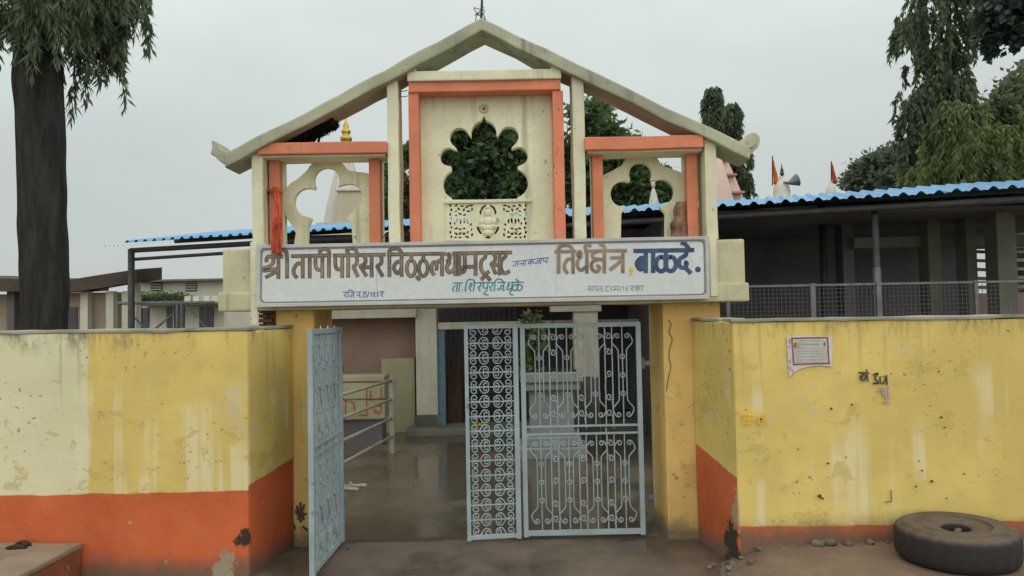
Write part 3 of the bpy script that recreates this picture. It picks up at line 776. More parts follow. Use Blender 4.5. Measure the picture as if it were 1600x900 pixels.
# faint blue paint spots on the relief
marks('paint_spot', gw, plain('pale_blue_spot', (.16, .36, .45)), [[(777, 341), (779, 347)]], jy - .025, .02, .004)
# ridge rod with a coil of wire
mb = MB(); a = P(751.5, 30, YU + .1)
mb.tube([(a.x, a.y, a.z - .05), (a.x + .012, a.y, a.z + .16), (a.x + .016, a.y, a.z + .42)], [.012, .011, .008], 8)
adopt(mb.build('ridge_rod', 'iron'), gw)
mb = MB(); pts = []
for k in range(46):
    t = k / 45; an = t * 6 * math.pi
    pts.append((a.x + .045 * math.cos(an) - .02 * t, a.y + .05 * math.sin(an), a.z - .01 + .11 * t + .02 * math.sin(an * 1.7)))
mb.tube(pts, .004, 5); adopt(mb.build('wire_coil', 'iron'), gw)
# loose wires between column and centre frame
mb = MB()
for (p0, p1, sag) in (((620, 143), (637, 141), 1), ((620, 147), (637, 150), 3), ((885, 362), (901, 372), 3), ((597, 372), (604, 366), 0)):
    A, B = P(*p0, YU + .2), P(*p1, YU + .2)
    mb.tube([A, (A + B) / 2 - Vector((0, 0, sag * .006)), B], .004, 5)
adopt(mb.build('loose_wire', 'iron'), gw)

# dead moss hanging under the damaged rafter
def leaf_cloud(name, pts, dirs, lens, wids, m, parent=None, seed=0, fold=0.15):
    """one narrow four-cornered leaf per point, lying along dirs"""
    rg = np.random.default_rng(seed); N = len(pts)
    d = dirs / np.maximum(np.linalg.norm(dirs, axis=1, keepdims=True), 1e-6)
    r = rg.normal(size=(N, 3)); s = np.cross(d, r); s /= np.maximum(np.linalg.norm(s, axis=1, keepdims=True), 1e-6)
    nrm = np.cross(d, s)
    L = lens[:, None]; W_ = wids[:, None] / 2
    v = np.empty((N, 4, 3))
    v[:, 0] = pts; v[:, 1] = pts + d * L * .42 + s * W_ + nrm * W_ * fold; v[:, 2] = pts + d * L; v[:, 3] = pts + d * L * .42 - s * W_ + nrm * W_ * fold
    me = bpy.data.meshes.new(name)
    me.vertices.add(N * 4); me.vertices.foreach_set('co', v.reshape(-1))
    me.loops.add(N * 4); me.loops.foreach_set('vertex_index', np.arange(N * 4, dtype=np.int32))
    me.polygons.add(N); me.polygons.foreach_set('loop_start', np.arange(0, N * 4, 4, dtype=np.int32))
    me.polygons.foreach_set('loop_total', np.full(N, 4, dtype=np.int32))
    me.update(calc_edges=True); me.validate()
    return obj(name, me, m, parent)
rg = np.random.default_rng(3); N = 5200
t = rg.random(N) ** 1.1
px_ = 438 + t * 78; py_ = 219 - t * 38 + rg.normal(size=N) * 3.4 * (1.2 - t)
pp = np.array([tuple(P(a, b, YU + .02 + .2 * rg.random())) for a, b in zip(px_, py_)])
pp[:, 1] = YU + .1 + rg.random(N) * .25
dd = np.column_stack([rg.normal(size=N) * .6, rg.normal(size=N) * .4, -np.abs(rg.normal(size=N))])
mo = leaf_cloud('hanging_moss', pp, dd, rg.uniform(.03, .08, N), rg.uniform(.015, .04, N), 'moss', None, 4)
tag(mo, 'ragged black moss hanging under the gateway rafter', 'moss'); mo['kind'] = 'stuff'

# red cloth tied to the left coral post and hanging over the sign
mb = MB(); rows = 26; cols = 9; vs = []; fs = []
YC = YU - .19
for i in range(rows + 1):
    t = i / rows
    cx_ = 429 + 7 * t + 3 * math.sin(t * 5); w_ = 6 + 8 * t + (1.2 * math.sin(t * 13))
    py = 293 + t * 103
    yb_ = YU + .10 - .3 * min(1, t * 2.2)
    for j in range(cols + 1):
        u = j / cols * 2 - 1
        p = P(cx_ + u * w_ * .62, py + (4 * math.sin(u * 4) if i == rows else 0), max(yb_, YC))
        vs.append((p.x, p.y + .010 * math.sin(u * 7 + t * 5) + .01 * math.sin(t * 21 + u), p.z))
for i in range(rows):
    for j in range(cols):
        a_ = i * (cols + 1) + j; fs.append((a_, a_ + 1, a_ + cols + 2, a_ + cols + 1))
cl_ = MB().add(vs, fs).build('red_cloth', 'red_cloth', None, True)
md = cl_.modifiers.new('thick', 'SOLIDIFY'); md.thickness = .006
mb = MB(); k_ = P(426, 300, YU + .1)
mb.tube([(k_.x + .06 * math.cos(a * math.pi / 6), YU + .16 + .075 * math.sin(a * math.pi / 6), k_.z + .012 * math.sin(a)) for a in range(12)], .014, 6, closed=True)
mb.build('knot', 'red_cloth', cl_, True)
tag(cl_, 'faded red cloth knotted round a coral post and hanging over the signboard', 'cloth')
# sack bundle in the right bay
mb = MB(); pts = []
for i in range(14):
    t = i / 13
    c_ = P(1062, 378 - 62 * t, YU + .2); rr = .085 * (1 - .55 * t) * (1 if t > .05 else .8)
    pts.append((c_, rr))
vs = []; fs = []
for i, (c_, rr) in enumerate(pts):
    for j in range(16):
        a_ = 2 * math.pi * j / 16; k = rr * (1 + .28 * math.sin(a_ * 6 + i * .35) + .14 * math.sin(a_ * 11 + i) + .15 * math.sin(i * 1.3))
        vs.append((c_.x + k * math.cos(a_), YU + .17 + k * .55 * math.sin(a_), c_.z))
for i in range(13):
    for j in range(16): fs.append((i * 16 + j, i * 16 + (j + 1) % 16, (i + 1) * 16 + (j + 1) % 16, (i + 1) * 16 + j))
fs.append(tuple(range(13 * 16, 14 * 16)))
tag(MB().add(vs, fs).build('sack', 'sack', None, True), 'crumpled brown sack propped inside the right lobed arch', 'sack')

# ------------------------------------------------------------------ signboard
YS = YU - .13
sb = thing('signboard', 'long white signboard with brown and navy hand-painted lettering across the gateway', 'sign', P(755, 480, YS))
cn_ = [(402, 383), (1107, 369), (1109, 467), (401, 480)]
def inset(q_, d):
    (a, b, c_, e) = q_
    return [(a[0] + d, a[1] + d), (b[0] - d, b[1] + d), (c_[0] - d, c_[1] - d), (e[0] + d, e[1] - d)]
def rounded(q_, r_):
    out = []
    for i in range(4):
        p = np.array(q_[i], float); a = np.array(q_[i - 1], float); b = np.array(q_[(i + 1) % 4], float)
        u = (a - p) / np.linalg.norm(a - p); v = (b - p) / np.linalg.norm(b - p)
        for k in range(5):
            t = k / 4; out.append(tuple((1 - t) ** 2 * (p + u * r_) + 2 * t * (1 - t) * p + t * t * (p + v * r_)))
    return out
adopt(obj('panel', plate(pq(inset(cn_, 1), YS), [], YS, YS + .03, 'panel'), 'sign'), sb)
adopt(obj('rim', roughen(plate(pq(rounded(cn_, 1), YS), [pq(rounded(inset(cn_, 5.2), 6), YS)], YS - .014, YS + .045, 'rim'), 0.003, 0, 0), 'sign_rim'), sb)
adopt(obj('border_line', plate(pq(rounded(inset(cn_, 6.0), 7), YS), [pq(rounded(inset(cn_, 8.2), 7), YS)], YS - .0022, YS - .0008, 'border_line'), 'sign_line'), sb)
for xx in (588, 868):                         # sheet joints
    mb = MB(); pix_strokes(mb, [[(xx, 386 - (xx - 400) * .0195), (xx + 1, 474 - (xx - 400) * .0185)]], YS, .004, .001, False); adopt(mb.build('sheet_joint', plain('joint_grime', (.42, .43, .42))), sb)
for xx, yy in ((560, 380.5), (700, 377.5), (840, 374.8), (980, 372)):
    pass
def circ(cx, cy, rx, ry, n=13, a0=90, a1=450): return [(cx + rx * math.cos(R(a0 + (a1 - a0) * i / (n - 1))), cy + ry * math.sin(R(a0 + (a1 - a0) * i / (n - 1)))) for i in range(n)]
STEM = [(.85, 1), (.85, 0)]; HEAD = [(-.08, 1), (1.08, 1)]
LET = {   # strokes of Devanagari letters in a unit box, headline at v = 1
 'ta': [HEAD, STEM, [(.85, .62), (.45, .66), (.12, .42), (.14, .18), (.38, .02)]],
 'aa': [HEAD, [(.5, 1), (.5, 0)]],
 'pa': [HEAD, STEM, [(.15, 1), (.14, .6), (.32, .38), (.85, .38)]],
 'ra': [HEAD, [(.42, 1), (.68, .84), (.62, .6), (.25, .48), (.42, .32), (.8, .02)]],
 'sa': [HEAD, STEM, [(.22, 1), (.42, .82), (.36, .6), (.06, .5), (.2, .34), (.48, .04)], [(.32, .44), (.85, .44)]],
 'va': [HEAD, STEM, [(.85, .58), (.5, .68), (.14, .42), (.45, .14), (.85, .36)]],
 'ttha': [HEAD, [(.5, 1), (.5, .72)], circ(.5, .36, .4, .36)],
 'la': [HEAD, STEM, [(.28, .04), (.08, .3), (.24, .62), (.46, .5), (.44, .26)], [(.46, .5), (.62, .68), (.85, .6)]],
 'dha': [[(.62, 1), (1.08, 1)], STEM, [(.1, .92), (.3, .98), (.4, .82), (.18, .66), (.36, .6), (.1, .38), (.35, .14), (.85, .34)]],
 'ma': [HEAD, STEM, [(.2, 1), (.2, .3), (.08, .14), (.02, .3), (.3, .38), (.85, .38)]],
 'tta': [HEAD, [(.52, 1), (.52, .82), (.16, .64), (.1, .3), (.42, .06), (.9, .16)]],
 'tha': [[(.66, 1), (1.08, 1)], STEM, [(.28, .84), (.12, .8), (.16, .96), (.36, .96), (.38, .76), (.16, .6), (.1, .36), (.38, .14), (.85, .34)]],
 'ksha': [HEAD, STEM, [(.46, .99), (.14, .88), (.16, .68), (.52, .62)], [(.52, .62), (.1, .5), (.08, .2), (.36, .06), (.56, .22), (.38, .36)], [(.46, .62), (.85, .6)]],
 'tra': [HEAD, STEM, [(.12, .68), (.85, .68)], [(.85, .62), (.5, .38), (.08, .14)]],
 'ba': [HEAD, STEM, [(.85, .58), (.5, .68), (.14, .42), (.45, .14), (.85, .36)], [(.32, .26), (.72, .56)]],
 'lla': [HEAD, [(.5, 1), (.5, .7)], circ(.26, .38, .26, .33), circ(.74, .38, .26, .33)],
 'da': [HEAD, [(.58, 1), (.56, .78), (.16, .58), (.18, .26), (.5, .2), (.62, .4), (.48, .44)], [(.5, .22), (.88, -.06)]],
 'shra': [STEM, [(.55, 1), (1.1, 1)], [(.12, .76), (.2, .98), (.5, .96), (.52, .7), (.26, .54), (-.08, .46), (.02, .36), (.7, .44)], [(.08, .06), (.4, .18), (.85, .36)]],
 'sha': [STEM, [(.6, 1), (1.08, 1)], [(.1, .74), (.22, .96), (.46, .84), (.36, .6), (.08, .52), (.2, .3), (.5, .06)]],
 'ja': [HEAD, STEM, [(.06, .38), (.24, .16), (.5, .34), (.46, .62), (.85, .62)]],
 'na': [HEAD, STEM, [(.85, .48), (.25, .48), (.12, .36), (.24, .28)]],
 'ka': [HEAD, [(.5, 1), (.5, 0)], [(.5, .6), (.2, .68), (.08, .42), (.3, .26), (.5, .5), (.8, .66), (.92, .4), (.8, .2)]],
 'ii': [[(-.25, 1.0), (-.5, 1.25), (-.1, 1.5), (.42, 1.35), (.5, 1), (.5, 0)], [(-.2, 1), (1.1, 1)]],
 'i': [[(.5, 0), (.5, 1), (.45, 1.3), (1.1, 1.5), (2.2, 1.3), (2.5, 1.02)], [(.2, 1), (1.3, 1)]],
 'dot': [[(.35, .06), (.6, .06)]],
 '1': [[(.3, .8), (.6, .9), (.6, .5), (.4, .4)], [(.55, .5), (.7, .1)]], '2': [[(.2, .8), (.6, .9), (.5, .5), (.2, .4), (.8, .05)]],
 'slash': [[(.2, 0), (.8, 1)]],
}
def writing(name, m, items, head, H, w, core=None, extra=(), slope=-.0172, shear=0.0, parent=None, Y=None):
    """items: (letter, x0, x1) in photo pixels; head(px): headline pixel row"""
    Y = YS if Y is None else Y
    strokes = []
    for (k, xa, xb) in items:
        for s in LET[k]:
            q = catmull(s, 5) if len(s) > 2 else s
            strokes.append([(xa + u * (xb - xa) + shear * v * H, head(xa + u * (xb - xa)) + (1 - v) * H) for u, v in q])
    strokes += [catmull(list(e), 5) if len(e) > 2 else list(e) for e in extra]
    mb = MB(); pix_strokes(mb, strokes, Y, w, .0012, False, .00006)
    o = adopt(mb.build(name, m), parent or sb)
    if core:
        mb = MB(); pix_strokes(mb, strokes, Y, w * .38, .0012 + .00006 * len(strokes) + .0006, False, .00006)
        obj('worn_paint', mb.mesh('worn_paint'), core, o)
        o.children[0].matrix_parent_inverse = Matrix.Identity(4)
    return o
HD = lambda p: 400.5 - (p - 440) * .0168
LW = .0335
writing('lettering', 'ink_brown', [('shra', 413, 439)], HD, 34.5, LW, 'ink_core', [[(432, 401), (429, 392), (438, 388), (446, 392), (448.5, 401), (448.5, 434.5)]])
writing('lettering', 'ink_brown', [('ta', 457, 476), ('aa', 477, 491), ('pa', 491, 506)], HD, 34.5, LW, 'ink_core', [[(502, 400), (500, 392), (508, 389), (514, 393), (514, 402), (514, 433.5)], [(504, 399), (517, 398.8)]])
writing('lettering', 'ink_brown', [('pa', 522, 537), ('ra', 549, 562), ('sa', 562, 584), ('ra', 586, 601)], HD, 34.5, LW, 'ink_core', [[(544, 433), (544, 398), (542, 391), (549, 388), (556, 391), (558, 398)], [(537, 399), (552, 398.5)]])
writing('lettering', 'ink_brown', [('va', 613, 630), ('ttha', 634, 651), ('ttha', 653, 670), ('la', 672, 694), ('dha', 696, 714), ('aa', 711, 724), ('ma', 721, 747)], HD, 34.5, LW, 'ink_core', [[(608.5, 432), (608.5, 397), (609, 391), (617, 388), (625, 391), (628, 397)], [(605.5, 397.5), (616, 397.3)], [(651, 432), (656, 437)]])
writing('lettering', 'ink_brown', [('tta', 750, 766), ('sa', 767, 783), ('tta', 781, 798)], HD, 34.5, LW, 'ink_core', [[(752, 437), (759, 431), (766, 438)]])
writing('lettering', 'ink_tan', [('ta', 880, 898), ('tha', 900, 920), ('ksha', 923, 948), ('tra', 951, 977)], HD, 34.5, LW, 'ink_core', [[(873, 427), (873, 393), (874, 386), (884, 383.5), (892, 386), (895, 393)], [(867, 393.3), (880, 393)], [(917, 392), (914, 386), (918, 382.5), (923, 385)], [(946, 391.5), (943, 384), (937, 382)]])
writing('lettering', 'ink_navy', [('ba', 992, 1012), ('aa', 1012, 1029), ('lla', 1025, 1056), ('da', 1058, 1082)], lambda p: HD(p) + 1, 34, LW * 1.15, None, [[(1064, 380), (1070, 381), (1077, 390)]])
mb = MB()
for k, (u, v) in enumerate([(1090.5, 421)]):
    c_ = P(u, v, YS); blob(mb, (c_.x, YS, c_.z), (.026, .003, .026), 12, 6)
adopt(mb.build('full_stop', 'ink_navy', None, True), sb)
mb = MB(); c_ = P(986, 421, YS); blob(mb, (c_.x, YS, c_.z), (.022, .003, .024), 12, 6); ribbon(mb, [(c_.x + .012, c_.z - .01), (c_.x - .012, c_.z - .05)], .016, YS - .002)
adopt(mb.build('comma', 'ink_yellow'), sb)
H2 = lambda p: 441.5 - (p - 760) * .012
writing('small_lettering', 'ink_teal', [('ta', 706, 714), ('aa', 713, 720), ('sha', 731, 741), ('ra', 744, 752), ('pa', 752, 762), ('ra', 762, 770), ('ja', 776, 787), ('dha', 790, 800), ('lla', 800, 815)], H2, 13.5, .0105, None,
        [[(727, 455), (729, 441), (732, 437), (739, 437), (742, 441)], [(759, 455), (756, 459), (763, 461)], [(772, 455), (774, 440), (778, 436), (784, 437), (787, 441)], [(798, 454), (797, 459), (802, 461)], [(806, 436), (811, 440)], [(722, 453), (723, 453)], [(788, 453), (789, 453)]], shear=.18)
H3 = lambda p: 409 - (p - 800) * .12
writing('small_lettering', 'ink_blue', [('ja', 800, 810), ('na', 811, 818), ('aa', 817, 823), ('ka', 824, 834), ('ja', 835, 843), ('aa', 842, 847), ('pa', 847, 855)], H3, 8.5, .0075, None, [], shear=.2)
H4 = lambda p: 456.5 - (p - 536) * .012
writing('small_lettering', 'ink_blue', [('ra', 536, 543), ('ja', 546, 554), ('na', 557, 563), ('dot', 563, 567), ('ttha', 567, 573), ('slash', 573, 578), ('1', 578, 582), ('2', 582, 588), ('1', 588, 592), ('ra', 593, 600)], H4, 8.5, .0075, None, [[(544, 464), (544, 455), (548, 453), (553, 456)]])
H5 = lambda p: 447.5 - (p - 918) * .012
writing('small_lettering', 'ink_grey', [('sa', 918, 927), ('pa', 928, 934), ('na', 935, 941), ('dot', 941, 945), ('tta', 946, 952), ('2', 953, 958), ('ma', 959, 967), ('slash', 967, 972), ('1', 972, 976), ('2', 977, 982), ('ra', 984, 991), ('ka', 992, 1000), ('aa', 1000, 1006)], H5, 8, .0075, None, [])

# ------------------------------------------------------------------ gates
def spiral(c, r0, turns, a0, sgn, n=18):
    return [(c[0] + r0 * (1 - .72 * i / (n - 1)) * math.cos(a0 + sgn * 2 * math.pi * turns * i / (n - 1)), c[1] + r0 * (1 - .72 * i / (n - 1)) * math.sin(a0 + sgn * 2 * math.pi * turns * i / (n - 1))) for i in range(n)]
def t3(pts, y=0): return [(a, y, b) for a, b in pts]
def inst(name, me, m, parent, x, z, y=0, sx=1, sz=1):
    o = obj(name, me, m, parent); o.location = (x, y, z); o.scale = (sx, 1, sz); return o
# a C-scroll: a curl at each end joined by a leaning bar
def cscroll(w, h, r):
    a = spiral((-w / 2, 0), r, 1.25, R(90), 1, 16)
    b = spiral((w / 2, h), r * .92, 1.25, R(-90), 1, 16)
    mid = catmull([a[0], (-w * .15, r * .9 + h * .15), (w * .2, h - r * .8 - h * .1), b[0]], 4)
    mb = MB().tube(t3(list(reversed(a)) + mid[1:-1] + b), .0062, 5); return mb.mesh('scroll', True)
def ring_mesh(r): return MB().tube(t3(circ(0, 0, r, r, 13)[:-1]), .0062, 5, closed=True).mesh('ring', True)
def narrow_leaf(name, label, W_, H_):
    t = thing(name, label, 'gate', group=None)
    fr = MB(); b = .022
    fr.box(0, b * 1.5, -.018, .018, 0.02, H_); fr.box(W_ - b * 2, W_, -.018, .018, 0.02, H_)
    fr.box(b * 1.5, W_ - b * 2, -.016, .016, H_ - .04, H_ - .003); fr.box(b * 1.5, W_ - b * 2, -.016, .016, 0.03, .065)
    adopt(obj('frame', roughen(fr.mesh('frame'), 0, 0, 0), 'gate'), t)
    rows = 14; rh = (H_ - .105) / rows; x0 = b * 1.5; w = W_ - b * 3.5; xm = x0 + w / 2
    barm = MB().box(0, w, -.006, .006, -.005, .005).mesh('bar')
    sc_ = cscroll(w * .25, rh * .10, rh * .27)
    rr = random.Random(2)
    for r_ in range(rows):
        z = .065 + r_ * rh
        if r_: inst('bar', barm, 'gate', t, x0, z)
        for sx in (1, -1):
            for sz in (1, -1):
                o = inst('scroll', sc_, 'gate', t, xm - sx * w * .25, z + rh / 2 - sz * rh * .25, rr.uniform(-.004, .004), sx, -sz)
                o.rotation_euler = (0, rr.uniform(-.05, .05), 0)
    return t
def wide_leaf(name, label, W_, H_, plate_=False):
    t = thing(name, label, 'gate')
    fr = MB(); b = .042
    fr.box(0, b, -.02, .02, 0.02, H_); fr.box(W_ - b, W_, -.02, .02, 0.02, H_)
    fr.box(b, W_ - b, -.018, .018, H_ - b, H_ - .002); fr.box(b, W_ - b, -.018, .018, .03, .03 + b)
    adopt(obj('frame', fr.mesh('frame'), 'gate'), t)
    zm = H_ * .5
    for dz in (-.035, .035):
        adopt(obj('middle_rail', MB().box(b, W_ - b, -.014, .014, zm + dz - .008, zm + dz + .008).mesh('middle_rail'), 'gate'), t)
    n_ = max(2, round((W_ - 2 * b) / .225)); pitch = (W_ - 2 * b) / n_
    rg_ = ring_mesh(.021)
    for (za, zb) in ((.03 + b, zm - .043), (zm + .043, H_ - b)):
        h = zb - za
        straight = MB().tube([(0, 0, 0), (0, 0, h)], .0062, 5).mesh('bar')
        # lyre: two bars that stand close together in the middle and open out to curls at top and bottom
        q = pitch * .30
        side = [(q * .95, .085 * h), (q * 1.25, .16 * h), (q * .62, .23 * h), (q * .5, .3 * h), (q * .5, .7 * h), (q * .62, .77 * h), (q * 1.25, .84 * h), (q * .95, .915 * h)]
        sm = catmull(side, 4)
        bot = spiral((q * .62, .1 * h), q * .36, 1.2, R(-20), -1, 12); top = spiral((q * .62, .9 * h), q * .36, 1.2, R(20), 1, 12)
        lyre = MB().tube(t3(list(reversed(bot)) + sm[2:-2] + top), .0062, 5).mesh('scroll', True)
        six = MB().tube(t3([(q * .5, .16 * h * .9)] + catmull([(0.25 * q, .1 * h), (0, .03 * h), (-.3 * q, -.05 * h)], 4)[0:0] + list(reversed(spiral((0, 0), q * .42, 1.2, R(40), 1, 12))) + [(q * .36, .06 * h), (q * .52, .17 * h)])[1:], .0062, 5).mesh('curl', True)
        for k in range(n_):
            xc = b + pitch * (k + .5)
            inst('bar', straight, 'gate', t, xc, za)
            for sx in (1, -1): inst('scroll', lyre, 'gate', t, xc, za, .004 * sx, sx)
            for fz in (.31, .5, .69): inst('ring', rg_, 'gate', t, xc, za + fz * h, .008)
            if k:
                xb = b + pitch * k
                inst('bar', straight, 'gate', t, xb - pitch * .13, za, -.003); inst('bar', straight, 'gate', t, xb + pitch * .13, za, -.003)
                for fz in (.12, .28, .52, .74, .9): inst('curl', six, 'gate', t, xb, za + fz * h, .006, 1 if fz < .5 else -1, 1 if int(fz * 100) % 4 else -1)
    return t
HG = 1.925
g2 = wide_leaf('gate_leaf', 'wide pale blue iron gate leaf with bars and lyre scrolls, closed', P(1004, 650, YG + .1).x - P(815, 650, YG + .1).x, HG)
g2.location = (P(815, 650, YG + .1).x, YG + .1, 0.005); g2.rotation_euler.z = R(0.5)
W3 = P(811, 650, YG + .1).x - P(727, 650, YG + .05).x
g3 = narrow_leaf('gate_leaf', 'narrow pale blue iron gate leaf densely filled with small scrolls', W3, 1.93)
g3.location = (P(727.5, 650, YG + .05).x, YG + .02, 0.003); g3.rotation_euler.z = R(6)
g1 = wide_leaf('gate_leaf', 'pale blue iron gate leaf standing open against the left pillar', .95, HG)
xh = P(533, 650, YG + .08).x
g1.location = (xh, YG + .08, 0.005); g1.rotation_euler.z = R(-91.5)
# sheet plate and latch on the leaves
adopt(obj('latch_plate', MB().box(-.0, .26, -.021, -.0145, HG * .5 - .026, HG * .5 + .026).mesh('latch_plate'), 'gate'), g2).location = (.05, 0, 0)
obj('backing_sheet', MB().box(.042, .908, -.0012, .0012, .07, HG - .042).mesh('backing_sheet'), 'gate', g1)
o = obj('name_plate', MB().box(.3, .72, -.02, -.014, HG * .46, HG * .54).mesh('name_plate'), plain('tin_plate', (.45, .40, .26)), g1)
for g, xx in ((g2, 1.0), (g1, 0.0)):
    for zz in (.35, 1.55):
        xq = (P(1004, 650, YG + .1).x - P(815, 650, YG + .1).x) if xx else 0
        mb = MB().tube([(xq + (.018 if xx else -.018), 0, zz - .05), (xq + (.018 if xx else -.018), 0, zz + .05)], .016, 8)
        mb.box(xq + (.01 if xx else -.08), xq + (.09 if xx else -.01), -.008, .008, zz - .02, zz + .02)
        obj('hinge', mb.mesh('hinge'), 'galv', g)

# ------------------------------------------------------------------ things by the walls
# tyre lying on the apron
tp = G(1490, 868, 0.17); 
ty = thing('tyre', 'worn black truck tyre lying flat on the earth against the yellow wall', 'tyre', (P(1492, 850, 5.66).x, 5.64, 0.165))
RO, TH = .432, .262
prof = [(.30, 0.0), (.36, .004), (.40, .02), (.424, .05)]
prof += [(.430, .08), (.4325, .12), (.432, .16), (.431, .19)]
prof += [(.430, .215), (.418, .238), (.395, .253), (.372, .258), (.368, .264), (.352, .266), (.348, .2625), (.30, .266), (.262, .2645), (.258, .269), (.246, .268), (.245, .258), (.19, .253), (.15, .247), (.118, .243), (.106, .238), (.10, .222), (.104, .16), (.14, .1), (.2, .05)]
prof = [(r_ * .945, z_) for r_, z_ in prof]
mb = MB(); seg = 144; k0 = 0
for (r_, z_) in prof:
    for j in range(seg):
        a_ = 2 * math.pi * j / seg
        wob = 1 + .006 * math.sin(2 * a_ + 1) + .003 * math.sin(5 * a_) - (.016 if (j // 2) % 3 == 0 and r_ > .385 and (.03 < z_ < .085 or .18 < z_ < .245) else 0)
        mb.v.append((r_ * wob * math.cos(a_), r_ * wob * math.sin(a_), z_ + .006 * math.sin(a_ + .6) * (z_ > .2)))
for i in range(len(prof) - 1):
    for j in range(seg): mb.f.append((i * seg + j, i * seg + (j + 1) % seg, (i + 1) * seg + (j + 1) % seg, (i + 1) * seg + j))
mb.build('casing', 'tyre', ty, True)
mb = MB().lathe([(.0, .0), (.16, .0), (.15, .12), (.08, .17), (.0, .175)], seg=16); mb.build('packed_soil', 'soil', ty, True)
mb = MB(); mb.tube([(-.03, -.02, .17), (.03, .02, .21), (.06, .05, .205)], [.02, .024, .015], 7); mb.build('stone', 'stone', ty, True)

# low plinth on the left
pl = thing('plinth', 'low cement-topped plinth with chipped red sides at the foot of the wall', 'plinth', (-4.3, 5.7, 0))
px1 = -3.40
rblock('side', 'plinth_side', pl, -5.6, px1, 5.3, 6.07, -.03, .262, 0.02, 0.14, 0.02, 2)
rblock('top_slab', 'plinth', pl, -5.6, px1 + .012, 5.29, 6.085, .26, .305, 0.015, 0.14, 0.015, 4)
mb = MB()
for k in range(26):
    c_ = G(rnd.uniform(0, 42), rnd.uniform(842, 856), .31); r_ = rnd.uniform(.015, .045)
    if c_.y < 6.03: blob(mb, (c_.x, c_.y, .308), (r_ * 1.3, r_, r_ * .6), 7, 5)
for v in range(len(mb.v)):
    q = Vector(mb.v[v]); mb.v[v] = tuple(q + Vector(mnoise.noise_vector(q * 30)) * .012)
tag(mb.build('mud_heap', 'soil', None, True), 'dark clods of mud lying on the low plinth', 'mud')

# rubble along the wall foot: single stones
stone_me = []
for k in range(4):
    mb = MB(); blob(mb, (0, 0, 0), (1, .8, .6), 8, 6)
    mb.v = [tuple(Vector(v) * (1 + .45 * mnoise.noise(Vector(v) * 1.3 + Vector((k * 7, 0, 0))))) for v in mb.v]
    me = mb.mesh('rubble_stone'); me.materials.append(M['stone']); stone_me.append(me)
def stones(cnt, f, lab, grp):
    for k in range(cnt):
        x, y, z, r_ = f()
        o = bpy.data.objects.new('rubble_stone', stone_me[rnd.randrange(4)]); COL.objects.link(o)
        o.location = (x, y, z + r_ * .35); o.scale = (r_, r_, r_); o.rotation_euler = (rnd.uniform(-.3, .3), rnd.uniform(-.3, .3), rnd.uniform(0, 6))
        tag(o, lab, 'stone', grp)
stones(16, lambda: (lambda x: (x, YF - abs(rnd.gauss(0.02, .045)) - .015, apron_h(x, YF - .04), rnd.choice([.012, .015, .02, .03, .05]) * rnd.uniform(.7, 1.2)))(rnd.choice([rnd.gauss(2.25, .12), rnd.uniform(1.95, 2.9)])), 'small rubble stone at the foot of the yellow wall beside the tyre', 'rubble stones beside the tyre')
stones(16, lambda: (lambda x, y: (x, y, max(apron_h(x, y), 0), rnd.uniform(.012, .04)))(rnd.uniform(1.5, 1.8), rnd.uniform(5.8, 6.15)), 'small rubble stone under the broken wall corner', 'rubble stones under the broken corner')
stones(12, lambda: (rnd.uniform(-1.9, -1.45), YG - rnd.uniform(.0, .1), 0.0, rnd.uniform(.01, .025)), 'small stone chip at the foot of the left pillar', 'stone chips by the left pillar')
# ------------------------------------------------------------------ yard
# pipe handrail
hr = thing('handrail', 'pale pipe handrail with four rails running into the yard', 'railing', (-1.95, 10.5, 0))
A_ = Vector((P(613, 700, 11.5).x, 11.5, 0)); B_ = Vector((P(538, 700, 9.5).x, 9.5, 0)); C_ = B_ + (B_ - A_) * .9
for q in (A_, B_ + (B_ - A_) * .15, C_):
    mb = MB().box(q.x - .035, q.x + .035, q.y - .035, q.y + .035, 0, 1.11) if q is A_ else MB().tube([(q.x, q.y, 0), (q.x, q.y, 1.1)], .025, 8)
    adopt(mb.build('post', 'pipe'), hr)
for z_ in (.25, .52, .80, 1.08):
    adopt(MB().tube([(A_.x, A_.y - .03, z_), (C_.x, C_.y, z_)], .022, 8).build('rail', 'pipe', None, True), hr)
for z_ in (1.06, .80, .50):
    adopt(MB().tube([(A_.x, A_.y + .01, z_), (A_.x - 1.6, A_.y + .05, z_ + .01)], .015, 7).build('cross_rail', 'rust_pipe', None, True), hr)
# cream block with red lettering behind the rail
YB = 12.2
lw = thing('donation_block', 'cream masonry block with red painted lettering behind the handrail', 'block', P(570, 690, YB))
bx0, bx1 = P(500, 640, YB).x, P(601, 640, YB).x
rblock('body', 'pale_plaster', lw, bx0, bx1, YB, YB + .5, 0.42, 1.10, .01, .3, .004)
rblock('base', 'hall_dark', lw, bx0 + .05, bx1 - .05, YB + .06, YB + .45, 0, .424, .01, .3, .004)
mb = MB(); pix_strokes(mb, [[(538, 626), (553, 629), (555, 645)], [(540, 628), (540, 646)], [(573, 606), (573, 648)], [(579, 610), (579, 622)], [(596, 606), (596, 622)], [(578, 624), (600, 622)], [(586, 634), (596, 633)],
                           [(596, 633), (595, 643), (585, 644)], [(583, 638), (592, 646)], [(560, 648), (574, 648)]], YB, .022, .006, False)
adopt(mb.build('lettering', 'mark_red'), lw)
